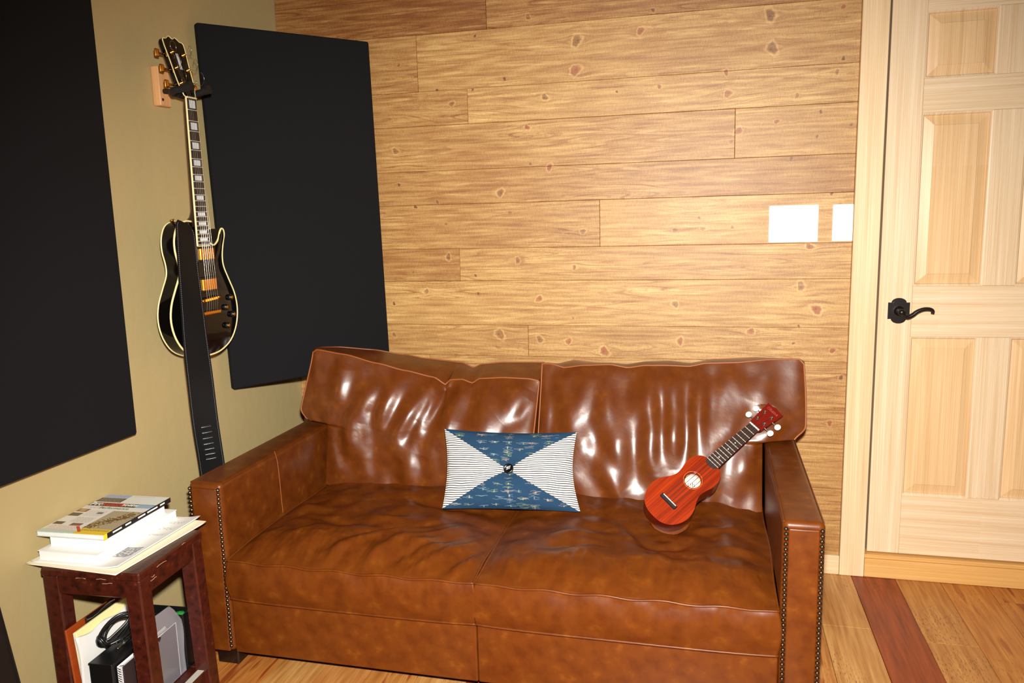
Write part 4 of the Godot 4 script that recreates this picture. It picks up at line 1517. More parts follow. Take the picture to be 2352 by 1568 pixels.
func make_shelf() -> void:
	var y := 0.1015
	# clipboard with steel clip, standing against the wall side legs
	var lean := Basis(Vector3(0, 0, 1), deg_to_rad(4.0))
	var x := stool_x(-0.066, y, 0.050)
	var cb := thing("clipboard", "brown wooden clipboard standing on edge on the stool shelf", "clipboard", x.origin, x.basis * lean)
	part(cb, "board", Shape.new().box(Vector3(0, 0.122, 0), Vector3(0.006, 0.244, 0.20), 0.0015, 2), M.masonite)
	var cl := part(cb, "clip", Shape.new().box(Vector3(0.0075, 0.236, -0.02), Vector3(0.006, 0.020, 0.11), 0.002), M.black_plastic)
	var pp := PackedVector3Array()
	for q in 7: pp.append(Vector3(0.011, 0.241 + 0.004 * sin(q * 1.0), -0.075 + q * 0.018))
	part(cl, "spring_bar", Shape.new().tube(pp, 0.003, 6), M.steel)
	# yellow pad and white papers
	x = stool_x(-0.049, y, 0.030)
	var pd := thing("legal_pad", "pale yellow writing pad standing in front of the clipboard", "notepad", x.origin, x.basis * lean)
	part(pd, "pages", Shape.new().box(Vector3(0, 0.117, 0), Vector3(0.009, 0.234, 0.216), 0.002), M.manila)
	part(pd, "backing_card", Shape.new().box(Vector3(-0.0052, 0.116, 0), Vector3(0.0012, 0.232, 0.216)), M.paper_grey)
	x = stool_x(-0.0335, y, 0.034)
	var wp := thing("white_papers", "crumpled white papers standing between the yellow pad and black box", "paper", x.origin, x.basis * lean)
	var top := []
	var low := []
	for j in 16:
		var a := PackedVector3Array()
		var b := PackedVector3Array()
		for i in 16:
			var u := i / 15.0
			var v := j / 15.0
			var w := 0.003 * sin(u * 9.0 + v * 3.0) * v + 0.003 * sin(v * 8.0)
			var yy := (1.0 - v) * (0.213 + 0.010 * u + 0.004 * sin(u * 14.0))
			a.append(Vector3(0.004 + w, yy, (u - 0.5) * 0.236))
			b.append(Vector3(-0.004 + w, yy, (u - 0.5) * 0.236))
		top.append(a)
		low.append(b)
	part(wp, "paper_bundle", Shape.new().puff(top, low, 2, 0.001), M.paper)
	# black box
	x = stool_x(0.004, y, 0.050)
	x = stool_x(0.010, y, 0.052)
	var bx := thing("black_box", "plain black box under the coiled cable on the stool shelf", "box", x.origin, x.basis)
	part(bx, "carton", Shape.new().box(Vector3(0, 0.078, 0), Vector3(0.066, 0.156, 0.20), 0.0015), M.black_plastic)
	part(bx, "lid", Shape.new().box(Vector3(0, 0.1575, 0), Vector3(0.068, 0.005, 0.203), 0.001), M.black_plastic)
	# coiled cable with plugs
	var home := stool_x(0.010, y + 0.1625, 0.030)
	var cc := thing("coiled_cable", "coiled black cable with metal plugs on the black box", "cable", home.origin)
	var c0 := on_x(270, 1470, 0.204) - home.origin
	var r2 := RandomNumberGenerator.new()
	r2.seed = 31
	var e1 := Vector3(0.72, 0.0, -0.69) * cos(0.62) + Vector3.UP * sin(0.62)
	var e2 := Vector3(-0.72, 0.0, 0.69) * sin(0.62) + Vector3.UP * cos(0.62)
	var e3 := e1.cross(e2)
	c0.y = 0.0475
	for n in 6:
		var p := PackedVector3Array()
		var rx := 0.056 - 0.004 * n + r2.randf_range(-0.003, 0.003)
		var ry := 0.033 - 0.0042 * n
		for q in 30:
			var a := TAU * q / 30.0
			p.append(c0 + e1 * rx * cos(a) + e2 * (ry * sin(a) + 0.003 * sin(a * 2.0 + n)) + e3 * (0.008 * sin(a + n * 0.9) - 0.004 * n) + Vector3(0, maxf(0.0, 0.004 - 0.001 * n), 0))
		var lowest := 1.0
		for q in p: lowest = minf(lowest, q.y)
		if lowest < 0.005:
			for i in p.size(): p[i].y += 0.005 - lowest
		part(cc, "coil", Shape.new().tube(p, 0.0034, 7, true), M.cable)
	var wrap := PackedVector3Array()
	for q in 22:
		var a := TAU * q / 11.0
		wrap.append(c0 - e1 * (0.036 + q * 0.0004) + e2 * 0.020 * cos(a) + e3 * 0.014 * sin(a) + Vector3(0, 0.004, 0))
	part(cc, "tie", Shape.new().tube(wrap, 0.0034, 7), M.cable)
	for k in 2:
		var tr := Transform3D(Basis(Vector3.UP, -0.35 + k * 0.5) * Basis(Vector3(1, 0, 0), PI / 2), Vector3(-0.014 + k * 0.022, 0.0070, 0.030))
		var pl := part(cc, "plug_sleeve", Shape.new().lathe(PackedVector2Array([Vector2(0, -0.03), Vector2(0.005, -0.03), Vector2(0.006, 0.0), Vector2(0, 0.0)]), 10, tr), M.cable)
		part(pl, "plug_tip", Shape.new().lathe(PackedVector2Array([Vector2(0, 0.0), Vector2(0.0055, 0.0), Vector2(0.0055, 0.008), Vector2(0.0032, 0.009), Vector2(0.0032, 0.028), Vector2(0.0018, 0.033), Vector2(0, 0.034)]), 10, tr), M.steel)
	# ring bound booklet and plastic sleeves
	x = stool_x(0.0585, y, 0.036)
	var rb := thing("ring_notebook", "dark spiral notebook in plastic beside the black box", "notebook", x.origin, x.basis)
	part(rb, "cover", Shape.new().box(Vector3(0.006, 0.074, 0.0), Vector3(0.004, 0.148, 0.205), 0.001), M.card_dark)
	part(rb, "pages", Shape.new().box(Vector3(-0.002, 0.072, 0.0), Vector3(0.010, 0.144, 0.198), 0.001), M.paper_grey)
	part(rb, "back_cover", Shape.new().box(Vector3(-0.010, 0.074, 0.0), Vector3(0.003, 0.148, 0.205), 0.001), M.paper)
	var coil := PackedVector3Array()
	for q in 160:
		var a := TAU * q / 8.0
		coil.append(Vector3(-0.001 + 0.009 * cos(a), 0.012 + q * 0.00085, 0.100 + 0.006 * sin(a)))
	part(rb, "binding_wire", Shape.new().tube(coil, 0.0010, 5), M.steel)
	x = stool_x(0.080, y, -0.002)
	var ps := thing("plastic_sleeve", "clear plastic sleeve holding a dark card behind the stool leg", "sleeve", x.origin, x.basis)
	part(ps, "card", Shape.new().box(Vector3(0, 0.080, 0.01), Vector3(0.003, 0.160, 0.150), 0.0005), M.card_dark)
	part(ps, "card_edge", Shape.new().box(Vector3(0.0018, 0.080, -0.0655), Vector3(0.0006, 0.160, 0.0014)), M.white_print)
	part(ps, "card_edge", Shape.new().box(Vector3(0.0018, 0.1605, 0.01), Vector3(0.0006, 0.0014, 0.150)), M.white_print)
	var f1 := []
	var f2 := []
	for j in 14:
		var a := PackedVector3Array()
		var b := PackedVector3Array()
		for i in 12:
			var u := i / 11.0
			var v := j / 13.0
			var w := 0.004 * sin(u * 5.0 + v * 6.0) * (1.0 - v)
			var zz := lerpf(-0.090, 0.095, u)
			var hh := 0.222 - 0.065 * clampf((0.25 - u) * 4.0, 0.0, 1.0)
			a.append(Vector3(0.004 + w, (1.0 - v) * hh, zz))
			b.append(Vector3(-0.004 + w, (1.0 - v) * hh, zz))
		f1.append(a)
		f2.append(b)
	part(ps, "film", Shape.new().puff(f1, f2, 2, 0.002), M.film)
	# black bin at the back of the shelf
	x = stool_x(0.0, y, -0.119)
	var bn := thing("storage_bin", "open black plastic bin at the back of the stool shelf", "bin", x.origin, x.basis)
	for k in 4:
		var s := Vector3(0.172, 0.168, 0.003) if k < 2 else Vector3(0.003, 0.168, 0.042)
		var at: Vector3 = [Vector3(0, 0.084, 0.0225), Vector3(0, 0.084, -0.0225), Vector3(0.0845, 0.084, 0), Vector3(-0.0845, 0.084, 0)][k]
		part(bn, "side", Shape.new().box(at, s, 0.0008), M.black_plastic)
	part(bn, "bottom", Shape.new().box(Vector3(0, 0.002, 0), Vector3(0.172, 0.004, 0.048)), M.black_plastic)
	x = stool_x(0.060, y + 0.0048, -0.119)
	var gj := thing("green_bottle", "green capped bottle standing in the black bin", "bottle", x.origin, x.basis)
	part(gj, "bottle_body", Shape.new().lathe(PackedVector2Array([Vector2(0, 0), Vector2(0.018, 0), Vector2(0.018, 0.12), Vector2(0.012, 0.138), Vector2(0, 0.139)]), 16), M.green)
	part(gj, "bottle_cap", Shape.new().lathe(PackedVector2Array([Vector2(0, 0.136), Vector2(0.016, 0.136), Vector2(0.016, 0.152), Vector2(0.012, 0.158), Vector2(0, 0.160)]), 16), M.green)


# ---------- electric guitar on its hanger ----------
func make_guitar() -> void:
	var gz := Vector3(0.9990, 0.0, 0.0440)
	var gb := frame_of(Vector3(0, 1, 0), gz)
	var at := Vector3(0.141, 1.759, 0.795)
	var g := thing("electric_guitar", "black single cutaway electric guitar with gold pickups hanging on the olive wall", "guitar", at, gb)
	var o := smooth_loop(PackedVector2Array([Vector2(0, -.812), Vector2(.060, -.806), Vector2(.115, -.780), Vector2(.150, -.735), Vector2(.164, -.680), Vector2(.156, -.625), Vector2(.130, -.572), Vector2(.109, -.528), Vector2(.107, -.490), Vector2(.117, -.450), Vector2(.126, -.425), Vector2(.124, -.408), Vector2(.114, -.404), Vector2(.104, -.416), Vector2(.092, -.440), Vector2(.070, -.456), Vector2(.048, -.447), Vector2(.038, -.420), Vector2(.034, -.392),
		Vector2(-.034, -.378), Vector2(-.066, -.378), Vector2(-.098, -.393), Vector2(-.116, -.428), Vector2(-.118, -.468), Vector2(-.108, -.512), Vector2(-.110, -.545), Vector2(-.132, -.585), Vector2(-.156, -.632), Vector2(-.164, -.682), Vector2(-.150, -.735), Vector2(-.115, -.780), Vector2(-.060, -.806)]), 4)
	# solid body with carved top
	var s := Shape.new()
	var cen := Vector2(0.0, -0.585)
	var rings := [[1.0, -0.062], [1.0, -0.012], [0.97, -0.0105], [0.90, -0.008], [0.78, -0.004], [0.62, -0.001], [0.40, 0.0005], [0.2, 0.001]]
	var n := o.size()
	for r in rings.size() - 1:
		for i in n:
			var a := o[i]
			var b := o[(i + 1) % n]
			var q := []
			for w in [[r, a], [r, b], [r + 1, b], [r + 1, a]]:
				var xy: Vector2 = cen + (w[1] - cen) * rings[w[0]][0]
				q.append(Vector3(xy.x, xy.y, rings[w[0]][1]))
			s.quad(q[0], q[1], q[2], q[3], 1 if r == 0 else 2)
	for i in n:
		var a := cen + (o[i] - cen) * 0.2
		var b := cen + (o[(i + 1) % n] - cen) * 0.2
		s.tri(Vector3(a.x, a.y, 0.001), Vector3(b.x, b.y, 0.001), Vector3(cen.x, cen.y, 0.001), 2)
		s.tri(Vector3(o[(i + 1) % n].x, o[(i + 1) % n].y, -0.062), Vector3(o[i].x, o[i].y, -0.062), Vector3(cen.x, cen.y, -0.062), 3)
	s.outward(0)
	var body := part(g, "body", s, M.black_gloss)
	for z in [-0.0125, -0.0605]:
		var p := PackedVector3Array()
		for q in o: p.append(Vector3(q.x, q.y, z))
		part(body, "binding", Shape.new().tube(p, 0.0033 if z > -0.03 else 0.0026, 6, true), M.binding)
	# neck and headstock
	part(g, "neck", Shape.new().half_round([[0.010, 0.021, 0.010, -0.002], [-0.02, 0.0215, 0.016, -0.003], [-0.12, 0.0235, 0.018, -0.003], [-0.28, 0.026, 0.020, -0.003], [-0.34, 0.027, 0.023, -0.003], [-0.365, 0.030, 0.034, -0.003], [-0.378, 0.034, 0.052, -0.003], [-0.395, 0.036, 0.056, -0.004]]), M.neck_back)
	var fb := PackedVector2Array([Vector2(-.0215, 0), Vector2(.0215, 0), Vector2(.0285, -.455), Vector2(-.0285, -.455)])
	var board := part(g, "fretboard", Shape.new().prism(fb, -0.003, 0.0045, false), M.ebony)
	for sg in [-1.0, 1.0]:
		part(board, "fretboard_binding", Shape.new().tube(PackedVector3Array([Vector3(sg * 0.0222, 0.0, 0.0015), Vector3(sg * 0.0292, -0.456, 0.0015)]), 0.0033, 6), M.binding)
	part(board, "fretboard_binding", Shape.new().box(Vector3(0, -0.456, 0.001), Vector3(0.060, 0.003, 0.007)), M.binding)
	part(board, "nut", Shape.new().box(Vector3(0, 0.002, 0.003), Vector3(0.046, 0.005, 0.009), 0.001), M.binding)
	var fy := []
	for k in 23: fy.append(-0.628 * (1.0 - pow(2.0, -k / 12.0)))
	for k in range(1, 23):
		var hw := lerpf(0.0215, 0.0285, -fy[k] / 0.455)
		part(board, "fret", Shape.new().box(Vector3(0, fy[k], 0.0050), Vector3(hw * 2.0, 0.0018, 0.0014)), M.fret)
	for k in [1, 3, 5, 7, 9, 12, 15, 17, 19, 21]:
		var hw := lerpf(0.0215, 0.0285, -fy[k] / 0.455) * 0.62
		var hh: float = (fy[k - 1] - fy[k]) * 0.34
		part(board, "inlay", Shape.new().box(Vector3(0, (fy[k - 1] + fy[k]) * 0.5, 0.0046), Vector3(hw * 2.0, hh * 2.0, 0.0010)), M.pearl)
	# headstock, tipped back
	var hx := Transform3D(Basis(Vector3.RIGHT, deg_to_rad(-15.0)), Vector3(0, 0.004, 0.0))
	var ho := smooth_loop(PackedVector2Array([Vector2(-.022, 0), Vector2(-.030, .018), Vector2(-.037, .045), Vector2(-.042, .11), Vector2(-.047, .172), Vector2(-.030, .180), Vector2(-.014, .190), Vector2(0, .183), Vector2(.014, .190), Vector2(.030, .180), Vector2(.047, .172), Vector2(.042, .11), Vector2(.037, .045), Vector2(.030, .018), Vector2(.022, 0)]), 3)
	var head := part(g, "headstock", Shape.new().prism(ho, -0.015, 0.0, true, hx), M.black_gloss)
	var hp := PackedVector3Array()
	for q in ho: hp.append(hx * Vector3(q.x, q.y, 0.0))
	part(head, "binding", Shape.new().tube(hp, 0.0019, 5, true), M.binding)
	part(head, "inlay", Shape.new().box(Vector3(0, 0.112, 0.0004), Vector3(0.010, 0.050, 0.001), 0.0, 1, Vector2.ZERO, Basis.IDENTITY), M.pearl, hx)
	for sg in [-1.0, 1.0]:
		for k in 3:
			var ty := 0.040 + 0.048 * k
			var post := hx * Transform3D(Basis(Vector3.RIGHT, PI / 2), Vector3(sg * 0.026, ty, 0.0))
			var tu := part(head, "tuner_post", Shape.new().lathe(PackedVector2Array([Vector2(0, -0.018), Vector2(0.004, -0.018), Vector2(0.004, -0.001), Vector2(0.0055, 0.0), Vector2(0.0055, 0.002), Vector2(0.003, 0.003), Vector2(0.003, 0.012), Vector2(0, 0.0125)]), 10, post), M.gold)
			var sx := hx * Vector3(sg * 0.034, ty, -0.020)
			var ex := hx * Vector3(sg * 0.056, ty, -0.020)
			part(tu, "tuner_shaft", Shape.new().tube(PackedVector3Array([sx, ex]), 0.0035, 8), M.gold)
			part(tu, "tuner_button", Shape.new().soft_box(ex + Vector3(sg * 0.009, 0, 0), Vector3(0.018, 0.024, 0.008), 0.004, 3), M.gold)
			# loose string ends curl away from the posts
			var p := PackedVector3Array()
			var top := post * Vector3(0, 0.010, 0)
			for q in 16:
				var a := q * 0.55 + k * 1.3
				var rr := 0.004 + q * 0.0011
				p.append(top + Vector3(sg * (q * 0.0013) + rr * cos(a) * 0.9, rr * sin(a) + q * 0.0012, 0.004 + q * 0.0009))
			part(tu, "string_end", Shape.new().tube(p, 0.0006, 4), M.steel)
	# strings
	for k in 6:
		var f := (k - 2.5) / 2.5
		var a := Vector3(f * 0.0175, 0.002, 0.0085)
		var b := Vector3(f * 0.026, -0.628, 0.018)
		part(g, "string", Shape.new().tube(PackedVector3Array([hx * Vector3(signf(f) * 0.026, 0.040 + 0.048 * (2 - int(absf(k - 2.5))), 0.006), a, b, Vector3(f * 0.026, -0.672, 0.012)]), 0.00055 if k > 2 else 0.0008, 4), M.steel)
	# pickups, bridge, tailpiece, controls
	for y in [-0.482, -0.580]:
		var ring := part(g, "pickup_ring", Shape.new().box(Vector3(0.003, y, 0.002), Vector3(0.088, 0.050, 0.008), 0.002), M.black_plastic)
		part(ring, "pickup_cover", Shape.new().box(Vector3(0.003, y, 0.007), Vector3(0.069, 0.038, 0.010), 0.002), M.gold)
	var br := part(g, "bridge", Shape.new().box(Vector3(0.0, -0.628, 0.010), Vector3(0.088, 0.012, 0.010), 0.002, 1, Vector2.ZERO, Basis(Vector3(0, 0, 1), 0.06)), M.gold)
	for k in 6: part(br, "saddle", Shape.new().box(Vector3((k - 2.5) * 0.0104, -0.628 - (k - 2.5) * -0.0006, 0.0155), Vector3(0.006, 0.009, 0.004), 0.0008), M.gold)
	for sg in [-1.0, 1.0]: part(br, "bridge_post", Shape.new().lathe(PackedVector2Array([Vector2(0, -0.004), Vector2(0.007, -0.004), Vector2(0.007, 0.014), Vector2(0, 0.015)]), 12, Transform3D(Basis(Vector3.RIGHT, PI / 2), Vector3(sg * 0.039, -0.628 + sg * 0.0025, 0.002))), M.gold)
	part(g, "tailpiece", Shape.new().soft_box(Vector3(0, -0.672, 0.008), Vector3(0.094, 0.014, 0.012), 0.005, 3), M.gold)
	for q in [[0.113, -0.634], [0.084, -0.664], [0.119, -0.692], [0.086, -0.726]]:
		var kb := part(g, "control_knob", Shape.new().lathe(PackedVector2Array([Vector2(0, -0.002), Vector2(0.0105, -0.002), Vector2(0.0105, 0.008), Vector2(0.0095, 0.014), Vector2(0, 0.015)]), 14, Transform3D(Basis(Vector3.RIGHT, PI / 2), Vector3(q[0], q[1], -0.006))), M.black_plastic)
		part(kb, "knob_cap", Shape.new().lathe(PackedVector2Array([Vector2(0, 0.0), Vector2(0.0072, 0.0), Vector2(0.0065, 0.0015), Vector2(0, 0.002)]), 12, Transform3D(Basis(Vector3.RIGHT, PI / 2), Vector3(q[0], q[1], 0.0090))), M.gold)
		part(kb, "pointer", Shape.new().box(Vector3(q[0] - 0.014, q[1], -0.005), Vector3(0.008, 0.0015, 0.001)), M.steel)
	part(g, "strap_button", Shape.new().lathe(PackedVector2Array([Vector2(0, 0), Vector2(0.004, 0), Vector2(0.004, 0.008), Vector2(0.008, 0.012), Vector2(0, 0.014)]), 12, Transform3D(Basis(Vector3(0, 0, 1), 0.5), Vector3(-0.085, -0.383, -0.036))), M.gold)

	# hanger: oak block on the wall, steel yoke with rubber sleeves
	var hg := thing("guitar_hanger", "light oak wall hanger with black rubber yoke holding the guitar", "guitar hanger", Vector3(0.0, 1.81, 0.765))
	placed(hg, "block", Shape.new().box(Vector3(0.0145, 1.807, 0.762), Vector3(0.027, 0.122, 0.052), 0.003, 1), M.oak)
	placed(hg, "screw", Shape.new().lathe(PackedVector2Array([Vector2(0, 0), Vector2(0.005, 0), Vector2(0.004, 0.002), Vector2(0, 0.002)]), 10, Transform3D(Basis(Vector3(0, 0, 1), -PI / 2), Vector3(0.0275, 1.765, 0.776))), M.black_plastic)
	placed(hg, "stem", Shape.new().tube(PackedVector3Array([Vector3(0.020, 1.792, 0.765), Vector3(0.075, 1.787, 0.775), Vector3(0.090, 1.780, 0.790)]), 0.008, 10), M.rubber)
	for sg in [-1.0, 1.0]:
		var zz: float = 0.795 - sg * 0.044
		placed(hg, "yoke_arm", Shape.new().tube(smooth_path(PackedVector3Array([Vector3(0.086, 1.778, 0.790), Vector3(0.098, 1.774, 0.795 - sg * 0.026), Vector3(0.116, 1.778, zz), Vector3(0.150, 1.782, zz), Vector3(0.172, 1.787, zz)]), 4), 0.0105, 12), M.rubber)
		placed(hg, "end_cap", Shape.new().tube(PackedVector3Array([Vector3(0.164, 1.787, zz), Vector3(0.182, 1.790, zz)]), 0.0135, 12), M.rubber)

	# strap: hooked on the upper button, hanging down in front of the body and behind the sofa arm
	var sp := thing("guitar_strap", "wide black leather strap with pale stitching hanging from the guitar", "strap", Vector3(0.14, 0.45, 0.85))
	var mids := []
	for q in [[424, 512, 0.158, 0.0], [427, 545, 0.168, 0.05], [433, 620, 0.170, 0.15], [441, 700, 0.168, 0.3], [450, 790, 0.164, 0.5], [460, 870, 0.154, 0.7], [472, 970, 0.142, 0.9], [487, 1068, 0.132, 1.0], [497, 1150, 0.125, 1.0]]:
		mids.append([on_x(q[0], q[1], q[2]), q[3]])
	var path := PackedVector3Array()
	var tw := PackedVector3Array()
	for q in mids:
		path.append(q[0])
		tw.append(Vector3(q[1], 0, 0))
	path = smooth_path(path, 6)
	tw = smooth_path(tw, 6)
	var fr := []
	var bk := []
	var faces := []
	var el := PackedVector3Array()
	var er := PackedVector3Array()
	for i in path.size():
		var face := Vector3(1, 0, 0.05).lerp(Vector3(0.60, 0, 0.80), tw[i].x).normalized()
		var d := (path[mini(i + 1, path.size() - 1)] - path[maxi(i - 1, 0)]).normalized()
		var side := d.cross(face).normalized()
		face = side.cross(d).normalized()
		if face.x < 0: face = -face
		var hw := 0.0400
		if i < 3: hw = 0.030 + 0.0033 * i
		var ra := PackedVector3Array()
		var rb := PackedVector3Array()
		for k in 7:
			var f := k / 3.0 - 1.0
			ra.append(path[i] + side * f * hw + face * (0.0020 - 0.0014 * f * f))
			rb.append(path[i] + side * f * hw - face * 0.0015)
		faces.append(face)
		fr.append(ra)
		bk.append(rb)
		el.append(path[i] - side * hw * 0.88 + face * 0.0012)
		er.append(path[i] + side * hw * 0.88 + face * 0.0012)
	placed(sp, "strap_leather", Shape.new().puff(fr, bk, 2, 0.0008), M.strap)
	for e in [el, er]:
		var st := Shape.new()
		var total := 0.0
		for i in range(2, e.size() - 1):
			var l: float = e[i].distance_to(e[i + 1])
			var cnt := maxi(1, int(round(l / 0.0055)))
			for k in cnt:
				var a: Vector3 = e[i].lerp(e[i + 1], (k + 0.15) / cnt)
				var b: Vector3 = e[i].lerp(e[i + 1], (k + 0.75) / cnt)
				st.tube(PackedVector3Array([a, b]), 0.0007, 4)
		var sn := placed(sp, "stitching", st, M.stitch)
		sn.set_meta("kind", "stuff")
	# adjustment slots near the lower end
	for yy in [0.727, 0.707, 0.687, 0.667, 0.648, 0.630, 0.613]:
		for i in path.size() - 1:
			if path[i].y >= yy and path[i + 1].y < yy:
				var px := path[i].lerp(path[i + 1], (path[i].y - yy) / (path[i].y - path[i + 1].y))
				var nx: Vector3 = faces[i]
				var d := (path[i] - path[i + 1]).normalized()
				var b := Basis(d.cross(nx).normalized(), d, nx)
				placed(sp, "slot", Shape.new().box(px + nx * 0.0024, Vector3(0.030, 0.0040, 0.0014), 0.0004, 1, Vector2.ZERO, b), M.slot)
				placed(sp, "slot_rim", Shape.new().tube(PackedVector3Array([px + nx * 0.0024 - d * 0.0034 - b.x * 0.015, px + nx * 0.0030 - d * 0.0034, px + nx * 0.0024 - d * 0.0034 + b.x * 0.015]), 0.0014, 8), M.slot_edge)


# ---------- throw pillow ----------
func make_pillow() -> void:
	var bl := Vector3(0.860, 0.408, 0.640)
	var br := Vector3(1.317, 0.408, 0.588)
	var tl := Vector3(0.832, 0.645, 0.505)
	var tr := Vector3(1.292, 0.648, 0.488)
	var mid := (bl + br + tl + tr) * 0.25
	var ex := ((br + tr) - (bl + tl)).normalized()
	var ey := ((tl + tr) - (bl + br)).normalized()
	var nz := ex.cross(ey).normalized()
	var at := (bl + br) * 0.5
	var t := thing("throw_pillow", "patchwork throw pillow of ticking stripes and blue print with black button", "pillow", at)
	var nu := 72
	var nv := 48
	var f := []
	var b := []
	var nz2 := FastNoiseLite.new()
	nz2.seed = 8
	nz2.frequency = 14.0
	for j in nv:
		var ra := PackedVector3Array()
		var rb := PackedVector3Array()
		var v := float(j) / (nv - 1)
		for i in nu:
			var u := float(i) / (nu - 1)
			var p := tl.lerp(tr, u).lerp(bl.lerp(br, u), v)
			var cu := sin(PI * u)
			var cv := sin(PI * v)
			# edges drawn in between the corners
			p += ey * (-0.010 * (1.0 - v) + 0.006 * v) * cu + ex * (0.014 * (1.0 - u) - 0.020 * u) * cv
			var puff := 0.060 * pow(cu * cv, 0.55)
			var r := Vector2((u - 0.5) * 0.47, (v - 0.5) * 0.27).length()
			var pinch := 0.030 * exp(-r * r / 0.0016) + 0.014 * exp(-r * r / 0.010)
			var wr := 0.0035 * nz2.get_noise_2d(u * 0.6, v * 1.3) * clampf(cu * cv * 3.0, 0.0, 1.0)
			# tucks where the side seams are gathered
			wr += 0.006 * sin(v * 46.0 + 4.0 * u) * exp(-pow(minf(u, 1.0 - u) / 0.07, 2.0)) * clampf(cu * 8.0, 0.0, 1.0)
			ra.append(p + nz * (puff - pinch + wr) - at)
			rb.append(p - nz * (puff * 0.8) - at)
		f.append(ra)
		b.append(rb)
	var s := Shape.new().puff(f, b, 2, 0.002)
	part(t, "pillow_cover", s, M.pillow)
	var bt := mid + nz * 0.0300 - at
	var bb := frame_of(ey, nz) * Basis(Vector3.RIGHT, PI / 2)
	var bu := part(t, "button", Shape.new().lathe(PackedVector2Array([Vector2(0, -0.004), Vector2(0.013, -0.004), Vector2(0.0172, 0.001), Vector2(0.0165, 0.005), Vector2(0.0125, 0.0062), Vector2(0.010, 0.0045), Vector2(0, 0.004)]), 24, Transform3D(bb, bt)), M.button)
	for k in 3:
		var a := bt + nz * 0.0055 + ex * (-0.007 + k * 0.001) + ey * (-0.005 + k * 0.004)
		part(bu, "thread", Shape.new().tube(PackedVector3Array([a, a + ex * 0.006 + ey * 0.003 + nz * 0.0012, a + ex * 0.013 + ey * 0.0055]), 0.0007, 5), M.white_print)


